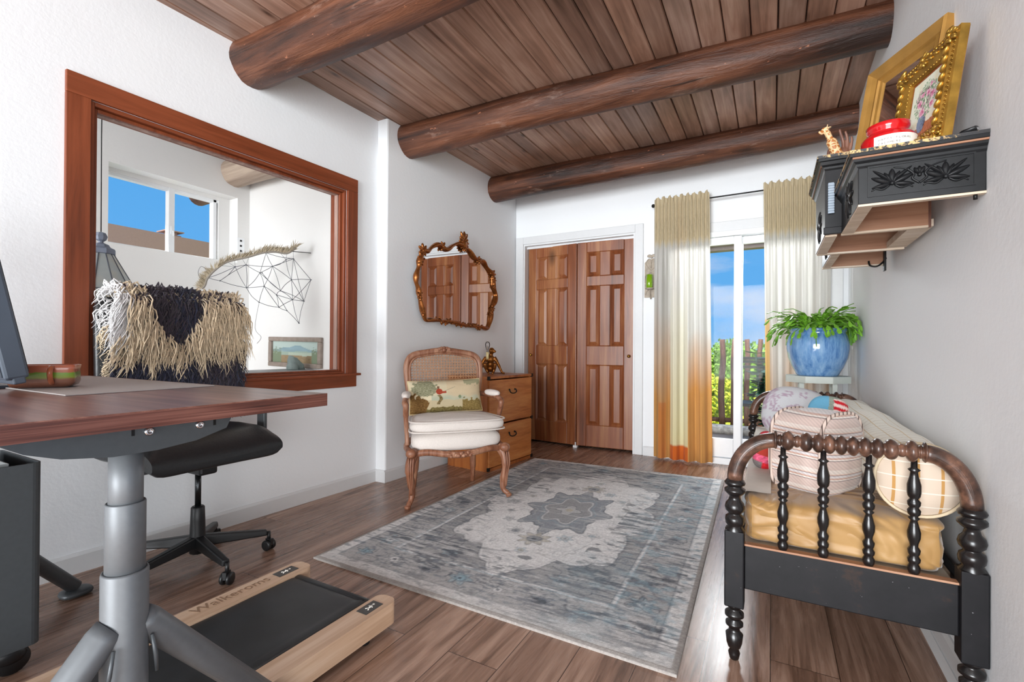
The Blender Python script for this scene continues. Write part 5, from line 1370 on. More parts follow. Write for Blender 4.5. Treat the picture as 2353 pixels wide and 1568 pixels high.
for i in range(210):
    a = rs.uniform(0, 2*PI); r0_ = rs.uniform(.02, .13); pos = Vector((r0_*math.cos(a), r0_*math.sin(a), .285))
    el = R(rs.uniform(55, 95)) if r0_ < .08 else R(rs.uniform(20, 80)); out = Vector((math.cos(a+rs.uniform(-.5, .5)), math.sin(a+rs.uniform(-.5, .5)), 0))
    k = rs.randint(4, 6); L = rs.uniform(.038, .056)
    for j in range(k):
        d = out*math.cos(el)+Vector((0, 0, math.sin(el))); q = pos+d*L
        if q.x > .205: q.x = .205-.2*(q.x-.205)
        rad_ = math.hypot(q.x, q.y)
        if q.z < .32 and rad_ < .185: q.z = .322; 
        seg(p, pos, q, rs.uniform(.009, .014), Vector((rs.uniform(-.4, .4), rs.uniform(-.4, .4), 1)))
        pos = q; el -= R(rs.uniform(14, 30)); out = (out+Vector((rs.uniform(-.25, .25), rs.uniform(-.25, .25), 0))).normalized()
# a few long trailing stems on the right
for dx_, dy_ in ((.16, -.12), (.17, -.05), (.15, -.15)):
    pos = Vector((dx_*.8, dy_*.8, .30))
    for j in range(6):
        q = pos+Vector((.012 if j < 3 else .002, -.012, [.02, .008, -.01, -.035, -.04, -.04][j])); seg(p, pos, q, .008, Vector((1, .2, .4))); pos = q
fo = p.build('foliage', M['leaf'], pt)

# ================================================================ carved mantel shelf on the right wall
sh = thing('mantel_shelf', 'black carved breakfront mantel shelf mounted high on the right wall', 'shelf', (.47, 2.2, 1.36))
def SB(mb, name, mat, par=sh, **k): return mb.build(name, mat, par, world=True, **k)
ZB, ZT1, ZT2 = 1.358, 1.508, 1.632
xw_ = lambda y: xr(y)-.001
def boxw(mb, x0, y0, y1, z0_, z1_, x1=None): # box that reaches the (slightly skewed) wall
    xa = x1 if x1 is not None else xw_(y0); xb = x1 if x1 is not None else xw_(y1)
    mb.hexa([(x0, y0, z0_), (xa, y0, z0_), (xb, y1, z0_), (x0, y1, z0_)], [(x0, y0, z1_), (xa, y0, z1_), (xb, y1, z1_), (x0, y1, z1_)])
# near section: end board, front board
p = MB(); boxw(p, .211, 1.630, 1.648, ZB+.006, ZT1-.022); SB(p, 'end_board', M['ironblack'], bevel=.002)
p = MB(); p.box(.211, .226, 1.648, 2.0, ZB+.006, ZT1-.02); SB(p, 'front_board', M['ironblack'])
p = MB(); p.box(.163, .178, 2.0, 2.385, ZB+.006, ZT2-.03); SB(p, 'front_board', M['ironblack'])
p = MB(); p.box(.218, .233, 2.385, 2.80, ZB+.006, ZT1-.02); SB(p, 'front_board', M['ironblack'])
p = MB(); p.box(.163, .226, 1.990, 2.002, ZB+.006, ZT2-.03); p.box(.226, .30, 1.996, 2.008, ZT1-.02, ZT2-.03); SB(p, 'breakfront_side', M['blackwood'])
# raw bottom edges
p = MB(); boxw(p, .211, 1.630, 1.650, ZB, ZB+.006); p.box(.212, .246, 1.650, 1.998, ZB, ZB+.007); p.box(.165, .200, 2.010, 2.378, ZB, ZB+.007); p.box(.220, .250, 2.385, 2.78, ZB, ZB+.007)
SB(p, 'raw_edges', M['raw'])
for y_, x0, x1 in ((1.995, .215, .444), (2.375, .172, .456), (2.785, .222, .462)):
    p = MB(); p.box(x0, x1, y_, y_+.016, ZB+.005, ZT1-.02); SB(p, 'divider', M['brownboard'])
    p = MB(); p.box(x0-.004, x1, y_-.001, y_+.018, ZB-.001, ZB+.006); SB(p, 'divider_edge', M['raw'])
p = MB(); p.box(.444, .452, 1.998, 2.008, ZB, ZT1-.03); SB(p, 'dark_backing_strip', M['darkwood'])
p = MB(); p.box(.40, .462, 2.016, 2.372, ZB+.006, ZB+.03); SB(p, 'batten', M['raw'])
# tops
p = MB(); boxw(p, .196, 1.612, 2.80, ZT1-.020, ZT1-.004); SB(p, 'top_board', M['brownboard'])
p = MB(); p.box(.150, .462, 1.990, 2.40, ZT2-.03, ZT2-.006); SB(p, 'raised_top', M['brownboard'])
# cornice moulding on the near end and fronts
def mould(mb, path, prof_):     # path in plan, prof (outward, z); outward = right-hand normal
    for (x0, y0), (x1, y1) in zip(path[:-1], path[1:]):
        pass
pr_m = [(0, -.040), (.004, -.034), (.006, -.028), (.012, -.022), (.016, -.012), (.021, -.010), (.021, 0), (0, 0)]
def mstrip(a, b, nrm, zt, mat, name, ma=1, mbb=1, sc=1.0, par=sh):
    a, b, nrm = Vector((*a, 0)), Vector((*b, 0)), Vector((*nrm, 0)); d = (b-a).normalized(); vs = []
    for base, sg in ((a, -ma), (b, mbb)):
        for o_, z_ in pr_m: vs.append(tuple(base+nrm*o_*sc+d*sg*o_*sc+Vector((0, 0, zt+z_*sc))))
    n = len(pr_m); q = MB(); q.add(vs, [(i, (i+1) % n, n+(i+1) % n, n+i) for i in range(n)]+[tuple(range(n-1, -1, -1)), tuple(range(n, 2*n))]); return SB(q, name, mat, par)
mstrip((.211, 1.630), (xw_(1.63), 1.630), (0, -1), ZT1-.004, M['ironblack'], 'cornice', 1, 0)
mstrip((.211, 1.990), (.211, 1.630), (-1, 0), ZT1-.004, M['ironblack'], 'cornice', 0, 1)
mstrip((.163, 1.990), (.30, 1.990), (0, -1), ZT2-.006, M['ironblack'], 'cornice', 1, 0)
mstrip((.163, 2.40), (.163, 1.990), (-1, 0), ZT2-.006, M['ironblack'], 'cornice', 0, 1)
mstrip((.218, 2.80), (.218, 2.40), (-1, 0), ZT1-.004, M['ironblack'], 'cornice', 0, 0)
# chipped top edges
p = MB(); boxw(p, .188, 1.607, 1.632, ZT1-.005, ZT1+.004); p.box(.188, .213, 1.632, 1.99, ZT1-.005, ZT1+.003); p.box(.138, .30, 1.966, 1.992, ZT2-.007, ZT2+.003); p.box(.138, .163, 1.992, 2.42, ZT2-.007, ZT2+.003)
SB(p, 'chipped_edge', M['chipped'])
p = MB(); p.box(.163, .462, 1.992, 2.40, ZT2-.006, ZT2); boxw(p, .213, 1.632, 1.99, ZT1-.004, ZT1+.001); boxw(p, .235, 2.42, 2.80, ZT1-.004, ZT1+.001); SB(p, 'top_veneer', M['raw'])
# base block under breakfront side, small grey radiator-like block
p = MB(); p.box(.158, .212, 1.982, 1.992, ZB+.004, ZB+.028); SB(p, 'base_moulding', M['blackwood'], bevel=.002)
p = MB()
for k in range(12): p.box(.170, .189, 1.974, 1.986, 1.432+k*.0088, 1.4395+k*.0088)
p.box(.171, .188, 1.977, 1.989, 1.432, 1.540); SB(p, 'ridged_grey_block', plain('blue_grey_plastic', '#8b98a5', .5), bevel=.001)
# carved relief on the near end: two lilies with curling leaves in a sunk panel
x0, x1, z0_, z1_ = .236, .452, 1.385, 1.462
p = MB()
for a in ((x0-.004, x1+.004, z0_-.004, z0_), (x0-.004, x1+.004, z1_, z1_+.004), (x0-.004, x0, z0_, z1_), (x1, x1+.004, z0_, z1_)): p.box(a[0], a[1], 1.6275, 1.6305, a[2], a[3])
SB(p, 'panel_border', M['ironblack'])
p = MB()
def petal(cx, cz, a, L, w, t_=.007, bend=0):
    # tapered leaf: ellipsoid, plus crease
    p.ell((cx+math.cos(a)*L*.5, 1.6295, cz+math.sin(a)*L*.5), (L*.52, t_, w), 14, 8, rot=Matrix.Rotation(-a, 3, 'Y'), e=1.25)
    p.tube([(cx+math.cos(a)*L*t2+math.cos(a+PI/2)*w*.12, 1.6295-t_*.95*math.sin(PI*t2), cz+math.sin(a)*L*t2+math.sin(a+PI/2)*w*.12) for t2 in (.1, .3, .5, .7, .9)], .0012, 5)
for cx in (x0+.050, x1-.055):
    cz = 1.412
    petal(cx, cz, R(90), .040, .0085); petal(cx, cz, R(62), .036, .006); petal(cx, cz, R(118), .036, .006)
    petal(cx, cz, R(155), .050, .0075); petal(cx, cz, R(25), .052, .0075); petal(cx, cz, R(190), .045, .0065); petal(cx, cz, R(-8), .048, .0065)
    petal(cx, cz+.006, R(140), .055, .005); petal(cx, cz+.006, R(40), .055, .005)
    p.ell((cx, 1.6265, cz), (.0055, .005, .0055), 12, 8)
    for s_ in (-1, 1): p.tube(smooth_path([(cx+s_*.006, 1.628, cz-.004), (cx+s_*.020, 1.627, cz-.014), (cx+s_*.036, 1.628, cz-.010), (cx+s_*.045, 1.629, cz-.016)], 4), [.0028]*4+[.0024]*4+[.002]*4+[.001], 7)
cx = (x0+x1)/2; 
for a in (90, 60, 120): petal(cx, 1.428, R(a), .022, .006)
for s_ in (-1, 1):
    p.tube(smooth_path([(cx, 1.628, 1.405), (cx+s_*.015, 1.627, 1.418), (cx+s_*.012, 1.627, 1.430), (cx+s_*.03, 1.628, 1.448), (cx+s_*.055, 1.629, 1.455)], 4), [.003]*12+[.002]*4+[.001], 7)
p.ell((cx, 1.6275, 1.426), (.005, .005, .005), 10, 6)
# relief on the front boards
SB(p, 'carved_lilies', M['ironblack']); p = MB()
for y_, xf in ((1.80, .211), (2.19, .163), (2.58, .218)):
    for k in range(10):
        a = 2*PI*k/10; p.ell((xf-.001, y_+.045*math.cos(a), 1.43+.028*math.sin(a)), (.006, .034, .008), 10, 6, rot=Matrix.Rotation(a, 3, 'X'))
    p.ell((xf-.004, y_, 1.43), (.007, .012, .012), 10, 6)
    SB(p, 'carved_rosette', M['ironblack']); p = MB()
# iron hook below the far end, small peg under near end
p = MB(); p.tube(smooth_path([(.40, 2.77, ZB+.02), (.405, 2.765, ZB-.002), (.43, 2.76, ZB-.008), (.455, 2.765, ZB+.012), (.465, 2.77, ZB+.03)], 6), .004, 8); p.box(.456, .464, 2.755, 2.785, ZB-.03, ZB+.08); SB(p, 'iron_bracket', M['black'])
p = MB(); p.tube([(.458, 1.64, ZB+.003), (.458, 1.64, ZB-.012)], .0045, 8); SB(p, 'peg', M['black'])

# ---- things on the shelf
jar = thing('red_candle_jar', 'squat red glass candle jar with a white label on the shelf', 'candle', (.300, 1.765, ZT1+.004))
p = MB(); p.lathe([(.052, 0), (.064, .004), (.067, .015), (.067, .060), (.064, .070), (.055, .079), (.047, .083), (.048, .088), (.052, .095), (.053, .108), (.049, .110), (.047, .106), (.045, .090), (.03, .088)], (0, 0, 0), 48); jb = p.build('jar_body', M['red_glass'], jar)
p = MB(); vs = []; fs = []
for i in range(25):
    a = R(-128+110*i/24); 
    for z_ in (.026, .062): vs.append((.0676*math.cos(a), .0676*math.sin(a), z_))
fs = [(2*i, 2*i+2, 2*i+3, 2*i+1) for i in range(24)]
p.add(vs, fs, 0, True); lb_ = p.build('label', M['label'], jb)
for li, (txt, zz_, sz) in enumerate((('HAPPY FLORAL', .047, .008), ('CASHMERE', .036, .008))):
    for k, chh_ in enumerate(txt):
        if chh_ == ' ': continue
        a = R(-122)+(k+.5-0)*sz*.86/.068
        pos = Vector((.300+.0679*math.cos(a), 1.765+.0679*math.sin(a), ZT1+.004+zz_))
        text_mesh(chh_, sz, frame_m(pos, (-math.sin(a), math.cos(a), 0), (0, 0, 1)), 'lettering', M['ink'], lb_, .0001)
# ornate gilt picture frame
def leanframe(corner_br, vdir, W_, H_, lean):
    xd = Vector(vdir).normalized(); nrm = Vector((0, 0, 1)).cross(xd).normalized()   # outward into the room
    if nrm.x > 0: nrm = -nrm
    upd = (Vector((0, 0, 1))*math.cos(lean)-nrm*math.sin(lean)).normalized(); n2 = xd.cross(upd)
    if n2.dot(nrm) < 0: n2 = -n2
    return Matrix((xd, upd, n2)).transposed().to_4x4(), xd, upd, n2
def framed(t_, br, vdir, W_, H_, lean, member, profile, mat):
    Mx, xd, upd, n2 = leanframe(br, vdir, W_, H_, lean); Mx.translation = Vector(br)
    for k in range(4):
        q = MB()
        # mitred member: profile (d from outer edge, height)
        cs = [(0, 0), (W_, 0), (W_, H_), (0, H_)]
        ins = [(1, 1), (-1, 1), (-1, -1), (1, -1)]
        a, b = k, (k+1) % 4; vs = []
        for c in (a, b):
            for d_, h_ in profile: vs.append((cs[c][0]+ins[c][0]*d_, cs[c][1]+ins[c][1]*d_, h_))
        n = len(profile); q.add(vs, [(i, (i+1) % n, n+(i+1) % n, n+i) for i in range(n)]); q.xform(Mx)
        q.build('frame_member', mat, t_, world=True)
    return Mx
gf = thing('gilt_picture_frame', 'ornate gilt-framed flower painting leaning on the shelf at the wall', 'picture', (.38, 1.75, ZT1+.002))
prof2 = [(0, 0), (0, .020), (.006, .024), (.012, .022), (.018, .028), (.032, .030), (.044, .022), (.050, .018), (.056, .012), (.056, 0)]
Mx = framed(gf, (.407, 1.622, ZT1+.004), (-.275, .96, 0), .262, .293, R(8), 0, prof2, M['gold'])
q = MB(); rs = random.Random(9)
for side, L in ((0, .262), (1, .293), (2, .262), (3, .293)):
    nk = int(L/.0115)
    for k in range(nk):
        s_ = (k+.5)/nk*L
        def pos(d_): return {0: (s_, d_), 1: (.262-d_, s_), 2: (s_, .293-d_), 3: (d_, s_)}[side]
        ang = {0: 0, 1: 90, 2: 0, 3: 90}[side]
        if k % 2 == 0: u_, v_ = pos(.030); q.ell((u_, v_, .030), (.0125, .0055, .006), 9, 6, rot=Matrix.Rotation(R(ang+38), 3, 'Z'))
        u_, v_ = pos(.010); q.ell((u_, v_, .0235), (.0022, .0062, .003), 6, 5, rot=Matrix.Rotation(R(ang), 3, 'Z'))
        u_, v_ = pos(.049); q.ell((u_, v_, .018), (.003, .0035, .003), 6, 5)
for cx, cy in ((.02, .02), (.242, .02), (.242, .273), (.02, .273), (.131, .273), (.131, .02)):
    for k in range(7): a = 2*PI*k/7; q.ell((cx+.013*math.cos(a), cy+.013*math.sin(a), .030), (.011, .005, .006), 8, 6, rot=Matrix.Rotation(a, 3, 'Z'))
    q.ell((cx, cy, .034), (.007, .007, .006), 8, 6)
q.xform(Mx); q.build('gilt_ornament', M['gold'], gf, world=True)
q = MB(); q.box(.054, .208, .054, .239, .004, .009)
q.xform(Mx); q.build('inner_slip', plain('rust_slip', '#8a4e2c', .6), gf, world=True)
def flower(u, v):
    c = hexc('#d9dccb')*1.0; n1 = fnz(u*6, v*6, 1); n2 = fnz(u*24, v*24, 5)
    c = lerp(c, hexc('#d8cfae'), max(0, n1)); 
    if v < .14+.06*u+.04*n1: c = lerp(hexc('#9a5a3c'), hexc('#b57a56'), .5+n2)
    if ((u-.45)/.14)**2+((v-.22)/.17)**2 < 1: c = lerp(hexc('#7e90a8'), hexc('#4c5566'), max(0, (u-.42)*5+n2))
    if ((u-.5)/.36)**2+((v-.60)/.30)**2 < 1+.5*n2:
        if n2 > .12: c = hexc('#7f9f7c')
        elif n2 < -.22: c = hexc('#4f5c48')
        elif n1*1.0+n2*.3 > .10: c = hexc('#cfa5b4')
    for (a, b, r) in ((.30, .58, .08), (.42, .40, .09), (.55, .70, .07), (.70, .62, .08), (.72, .45, .07), (.38, .72, .06), (.62, .82, .05)):
        dd = math.hypot(u-a, (v-b)*1.2)/r
        if dd < 1+.4*n2: c = lerp(hexc('#b8527a'), hexc('#dfb6c6'), min(1, dd*.9+n2*.8))
    return np.clip(c, 0, 1)
q = MB(); nu, nv = 60, 80; q.grid(lambda u, v: (lerp(.062, .200, 1-u), lerp(.062, .231, v), .0095), nu, nv)
q.xform(Mx); q.build('painting', M['cloth'], gf, world=True, cols=[tuple(flower(i/nu, j/nv))+(1,) for j in range(nv+1) for i in range(nu+1)])
q = MB(); q.box(.002, .260, .002, .291, -.002, .004); q.xform(Mx); q.build('backing', M['darkwood'], gf, world=True)
# large gold mirror behind
gm = thing('gold_framed_mirror', 'large plain gold-framed mirror leaning behind the flower painting', 'mirror', (.38, 2.1, ZT2+.003))
prof1 = [(0, 0), (0, .034), (.006, .040), (.012, .036), (.020, .030), (.034, .022), (.044, .024), (.048, .018), (.058, .016), (.064, .010), (.064, 0)]
Mx = framed(gm, (.440, 1.872+.0, ZT2+.003), (-.455, .89, 0), .330, .345, R(10), 0, prof1, M['gold_flat'])
q = MB(); q.box(.060, .270, .060, .285, .006, .010); q.xform(Mx); q.build('mirror_glass', M['mirror'], gm, world=True)
q = MB(); q.box(.003, .327, .003, .342, -.003, .005); q.xform(Mx); q.build('backing', M['darkwood'], gm, world=True)
# giraffe
gi = thing('giraffe_figurine', 'small carved wooden giraffe on the far end of the shelf', 'figurine', (.19, 2.06, ZT2+.003))
q = MB(); q.tube(smooth_path([(.022, .01, .0), (.012, .0, .035), (-.008, -.01, .085), (-.018, -.012, .112)], 5), [.022]*5+[.017]*5+[.010]*5+[.008], 12)
q.ell((.030, .02, .012), (.03, .018, .018)); q.ell((-.024, -.013, .120), (.012, .008, .009)); q.ell((-.036, -.016, .110), (.011, .006, .0065), rot=Matrix.Rotation(R(35), 3, 'Y'))
for s_ in (-1, 1): q.tube([(-.018, -.013+s_*.005, .125), (-.016, -.013+s_*.006, .136)], .0022, 8); q.ell((-.010, -.012+s_*.008, .124), (.006, .002, .003))
for dx_, dy_ in ((.015, .01), (.04, .01), (.015, .03), (.04, .03)): q.tube([(dx_, dy_, .02), (dx_, dy_, 0)], .006, 8)
q.build('giraffe_body', M['giraffe'], gi, remesh=.0025)
# wooden hand making a ring with thumb and forefinger
hn = thing('wooden_hand', 'dark carved wooden hand making an OK sign beside the giraffe', 'figurine', (.232, 2.20, ZT2+.004))
q = MB(); q.tube([(0, 0, 0), (0, 0, .03), (.002, 0, .05)], [.019, .018, .022], 14); q.ell((.004, 0, .068), (.024, .012, .032), e=.9)
def fin(pts, r): q.tube(smooth_path(pts, 4), [r*(1-.03*i) for i in range(4*(len(pts)-1)+1)], 10); q.ell(pts[-1], (r*.7, r*.7, r*.7), 8, 6)
fin([(.006, 0, .09), (.006, 0, .115), (.000, -.002, .140), (-.006, -.004, .165)], .0072)
fin([(.017, 0, .088), (.019, 0, .112), (.017, -.001, .135), (.012, -.003, .155)], .0067)
fin([(.026, .001, .082), (.031, .001, .102), (.033, .0, .120), (.032, -.001, .132)], .006)
fin([(-.008, -.002, .090), (-.018, -.008, .108), (-.034, -.012, .104), (-.042, -.012, .090)], .007)
fin([(-.012, -.003, .052), (-.030, -.010, .060), (-.042, -.012, .074), (-.042, -.012, .088)], .0078)
q.build('hand', M['darkwood'], hn, remesh=.0022)
# black stapler-like gadget
st2 = thing('black_stapler', 'black stapler at the wall end of the shelf beside the gilt frame', 'stapler', (.445, 1.645, ZT1+.004))
q = MB(); q.tube([(-.018, .03, .005), (-.004, .0, .012), (.012, -.018, .014)], [.008, .011, .008], 12, flat=(.7, 1.3)); q.build('body', M['black_plastic'], st2)
q = MB(); q.box(-.003, .010, -.0215, -.0205, .009, .016); q.xform(Matrix.Rotation(R(25), 4, 'Z')); q.build('silver_label', M['chrome'], st2)
# ================================================================ curtains
rod = thing('curtain_rod', 'thin black iron curtain rod above the glass door', 'curtain rod', (-.25, 4.235, 2.225))
p = MB(); p.tube([(-.905, 4.235, 2.212), (.40, 4.235, 2.222)], .006, 10); p.build('rod', M['black'], rod, world=True)
for x in (-.915, .41):
    p = MB(); p.ell((x, 4.235, 2.212), (.016, .016, .016), 14, 10); p.build('finial', M['black'], rod, world=True)
for x in (-.86, .36):
    p = MB(); p.tube([(x, YB, 2.205), (x, 4.235, 2.205)], .005, 8); p.lathe([(.018, 0), (.018, .004)], (x, YB-.005, 2.205), 14, ax=1); p.build('bracket', M['black'], rod, world=True)
def curtain(x0t, x1t, x0b, x1b, zb, label, seed, style):
    th_ = thing('curtain', label, 'curtain', ((x0t+x1t)/2, 4.235, 2.2), 0, 'dip-dyed curtains on the iron rod')
    nu, nv = 150, 120; cols = []; p = MB(); ZR = 2.217; ztop = 2.268
    cr_ = hexc('#c5b596'); wh = hexc('#c3c0ba'); tan_ = hexc('#c08c50'); org = hexc('#c2622a'); yel = hexc('#d3c690')
    rr_ = random.Random(seed); ph = [rr_.uniform(0, 6.28) for _ in range(6)]
    def fn(u, v):
        z = lerp(ztop, zb, v); t_ = v
        xt = lerp(x0t, x1t, u); xb = lerp(x0b, x1b, u); e = t_**.9
        x = lerp(xt, xb, e)
        big = .030*math.sin(2*PI*(4.2*u)+ph[0]+.5*math.sin(3*u+ph[1])); fine = .010*math.sin(2*PI*15*u+ph[2])
        hd = max(0, min(1, (ZR-z+.02)/.02))
        g = min(1, max(0, (2.0-z)/.5))
        y = 4.235+(fine*(1-.7*g)+big*g)+.012*math.sin(7*u+3*v+ph[3])*g
        y = y-.012 if z < ZR-.015 or True else y
        if z > ZR+.012: y += .0; x += .004*math.sin(2*PI*18*u)
        return (x, y-.006, z+(.012*math.sin(2*PI*9*u+ph[4])*max(0, (z-2.235)/.033) if z > 2.235 else 0))
    p.grid(fn, nu, nv)
    for j in range(nv+1):
        for i in range(nu+1):
            u, v = i/nu, j/nv; z = lerp(ztop, zb, v); n1 = fnz(u*6, z*1.2, seed); n2 = fnz(u*30, z*4, seed+3)
            sc = 1.90+.035*abs(math.sin(u*PI*9))-.03
            c = cr_ if z > sc else lerp(cr_, wh, min(1, (sc-z)/.06))
            if z > sc-.01:                                  # smocked header: stitched ovals
                a = abs(math.sin(u*PI*13)); 
                for zc in (1.93, 2.03, ):
                    q = ((z-zc)/.05)**2+((a-.5)/.5)**2
                    if .8 < q < 1.15: c = c*.86
                if z > 2.20: c = c*1.03
                c = c*(1+.06*n2)
            if style == 0:
                d_edge = 1.02+.18*math.sin(u*9+1)+.10*n1
                if u < .30: k = (1.35-z)/.9
                elif u < .62: k = 0 if z > .12 else 0
                else: k = (1.10-z)/.5
                k = max(0, min(1, k+.25*n1))
                c = lerp(c, tan_*(1+.12*n2), k)
                if .30 <= u < .62 and z < 1.5: c = lerp(c, yel, min(1, (1.5-z)/1.3)*.75)
                if .30 <= u < .62 and z < .135: c = org
                if u < .30 and z < .5 and .1 < u < .22: c = lerp(c, org, .45)
            else:
                k = max(0, min(1, (1.25-z)/.9+.3*n1))*(1 if u < .12 else .45+.3*math.sin(u*21))
                c = lerp(c, tan_, max(0, min(1, k)))
                if u < .08 and z < 1.2: c = lerp(c, hexc('#cda35c'), .8)
            cols.append(tuple(np.clip(c, 0, 1))+(1,))
    p.build('cloth', M['curt'], th_, world=True, cols=cols)
    p = MB(); p.tube([fn(i/60, .985) for i in range(61)], .003, 5); 
M['curt'] = vcol('dip_dyed_muslin', .9, .15, 240, .1, .1, .22)
curtain(-.902, -.458, -.905, -.425, .018, 'left dip-dyed cream and orange curtain beside the candle sconce', 3, 0)
curtain(-.062, .382, -.035, .385, .03, 'right dip-dyed cream curtain behind the potted cactus', 8, 1)

# ================================================================ candle sconce
sn = thing('candle_sconce', 'cream carved wall sconce with lime green candle glass beside the curtain', 'sconce', (-.948, YB-.001, 1.6))
p = MB()
p.prism([(1.42, -1.007), (1.42, -.888), (1.735, -.888), (1.752, -.90), (1.765, -.925), (1.765, -.97), (1.732, -1.006)], 1, YB-.016, YB-.001)
pl = p.build('back_plate', M['sconce'], sn, world=True, bevel=.002)
p = MB()
for s_ in (-1, 1):
    p.tube(smooth_path([(-.947, YB-.018, 1.66), (-.947+s_*.03, YB-.02, 1.69), (-.947+s_*.045, YB-.018, 1.73), (-.947+s_*.02, YB-.02, 1.765), (-.947, YB-.018, 1.745)], 5), .004, 6)
    p.tube(smooth_path([(-.947, YB-.018, 1.50), (-.947+s_*.04, YB-.02, 1.475), (-.947+s_*.05, YB-.018, 1.44)], 5), .004, 6)
    p.tube(smooth_path([(-.947, YB-.018, 1.64), (-.947+s_*.05, YB-.02, 1.61), (-.947+s_*.053, YB-.018, 1.55)], 5), .003, 6)
    p.ell((-.947+s_*.018, YB-.012, 1.792), (.02, .008, .014))
p.ell((-.947, YB-.012, 1.785), (.012, .010, .016)); p.tube([(-.947, YB-.018, 1.68), (-.947, YB-.02, 1.735)], .004, 6)
p.build('carved_scrolls', M['sconce'], pl, world=True)
p = MB(); p.lathe([(.012, 1.485), (.036, 1.492), (.037, 1.500), (.030, 1.500)], (-.955, YB-.052, 0), 22); p.tube(smooth_path([(-.955, YB-.052, 1.488), (-.952, YB-.05, 1.44), (-.948, YB-.03, 1.405), (-.945, YB-.014, 1.43)], 5), .004, 8); p.build('cup', M['sconce'], sn, world=True)
p = MB(); p.lathe([(.026, 1.500), (.028, 1.502), (.028, 1.618), (.025, 1.618), (.025, 1.505)], (-.955, YB-.052, 0), 24); p.build('green_glass', M['green_glass'], sn, world=True)

# ================================================================ side room things
lampg = thing('stained_glass_pendant', 'faceted stained-glass pendant lamp hanging on a cord in the side room', 'lamp', (-3.2, 1.185, 1.55))
lx, ly = -3.2, 1.185
p = MB(); p.tube([(lx, ly, 2.56), (lx+.003, ly-.003, 2.1), (lx, ly, 1.575)], .0025, 6); p.build('cord', M['black'], lampg, world=True)
p = MB(); p.lathe([(.001, 2.585), (.05, 2.583), (.055, 2.57), (.03, 2.555), (.001, 2.55)], (lx, ly, 0), 20); p.build('canopy', M['vinyl'], lampg, world=True)
p = MB(); p.lathe([(.001, 1.575), (.022, 1.568), (.030, 1.55), (.024, 1.532), (.012, 1.522), (.012, 1.515), (.036, 1.505), (.045, 1.49), (.062, 1.482), (.066, 1.478), (.066, 1.455), (.06, 1.452)], (lx, ly, 0), 8, smooth=False); p.build('cap', plain('blue_grey_metal', '#7f8798', .5, .3), lampg, world=True)
lv = [(.055, 1.455), (.150, 1.27), (.155, 1.255), (.085, 1.05), (.07, 1.045)]
t = NT('pale_stained_glass'); n = t.noise(t.coord(), 9, 3); t.set(color=t.ramp(n, [(.3, '#9fa8ad'), (.5, '#c3c8c4'), (.62, '#d9cfb4'), (.75, '#aebac4')]), rough=.3)
tr = t.n('ShaderNodeBsdfTranslucent', {'Color': lin('#d5dadc')}); ms = t.n('ShaderNodeMixShader', {0: .5, 1: t.b.outputs[0], 2: tr.outputs[0]}); t.l(ms.outputs[0], t.out.inputs[0])
for k in range(12):
    a0_, a1_ = 2*PI*k/12, 2*PI*(k+1)/12; q = MB()
    for (ra, za), (rb, zb_) in zip(lv[:-1], lv[1:]):
        q.add([(lx+ra*math.cos(a0_), ly+ra*math.sin(a0_), za), (lx+ra*math.cos(a1_), ly+ra*math.sin(a1_), za), (lx+rb*math.cos(a1_), ly+rb*math.sin(a1_), zb_), (lx+rb*math.cos(a0_), ly+rb*math.sin(a0_), zb_)], [(0, 1, 2, 3)])
    q.build('glass_panel', t.m, lampg, world=True)
q = MB()
for k in range(12): a = 2*PI*k/12; q.tube([(lx+r*math.cos(a), ly+r*math.sin(a), z) for r, z in lv], .0035, 5, caps=False)
for r, z in (lv[0], lv[2], lv[3]): q.tube([(lx+r*math.cos(2*PI*k/12), ly+r*math.sin(2*PI*k/12), z) for k in range(12)], .0035, 5, closed=True)
q.build('lead_came', plain('grey_lead', '#62676f', .5, .4), lampg, world=True)
# side-room beam
def sbeam():
    mb = MB(); n = 24
    def fn(u, v):
        x = lerp(-4.14, -2.72, v); a = 2*PI*u; r = .118*(1+.05*noise.noise(Vector((x*3, math.cos(a)*2, math.sin(a)*2))))
        return (x, 2.46+r*math.cos(a), 2.47+r*math.sin(a))
    mb.grid(fn, n, 30, closeu=True); return mb.build('ceiling_beam', wood('grey_brown_log', '#7d6a5e', '#9c8878', '#bba896', 0, .6, .6, 0, .4))
tag(sbeam(), 'pale grey-brown log beam in the corner of the side room', 'beam')
# dream catcher: driftwood-and-fleece arch with twine web
dc = thing('twine_web_sculpture', 'fleece-covered driftwood arch strung with grey twine web in the side room', 'wall hanging', (-3.45, 2.25, 1.5))
D0 = [(-3.715, 1.984, 1.399), (-3.702, 1.998, 1.429), (-3.693, 2.007, 1.475), (-3.662, 2.039, 1.537), (-3.613, 2.091, 1.601), (-3.557, 2.149, 1.632), (-3.501, 2.207, 1.657), (-3.435, 2.276, 1.694), (-3.378, 2.337, 1.707), (-3.319, 2.398, 1.701), (-3.275, 2.444, 1.749)]
ND = [(-3.689, 2.012, 1.467), (-3.635, 2.068, 1.449), (-3.566, 2.14, 1.56), (-3.515, 2.193, 1.579), (-3.449, 2.262, 1.524), (-3.421, 2.292, 1.68), (-3.389, 2.325, 1.579), (-3.324, 2.393, 1.635), (-3.287, 2.432, 1.646), (-3.198, 2.524, 1.488), (-3.296, 2.422, 1.481), (-3.439, 2.272, 1.524), (-3.512, 2.196, 1.404), (-3.429, 2.283, 1.421), (-3.349, 2.366, 1.392), (-3.368, 2.346, 1.359), (-3.29, 2.428, 1.325), (-3.233, 2.488, 1.316), (-3.257, 2.463, 1.142), (-3.356, 2.359, 1.263), (-3.452, 2.259, 1.297), (-3.317, 2.4, 1.238)]
pa = smooth_path([(x, y, z-.015) for x, y, z in D0], 5)
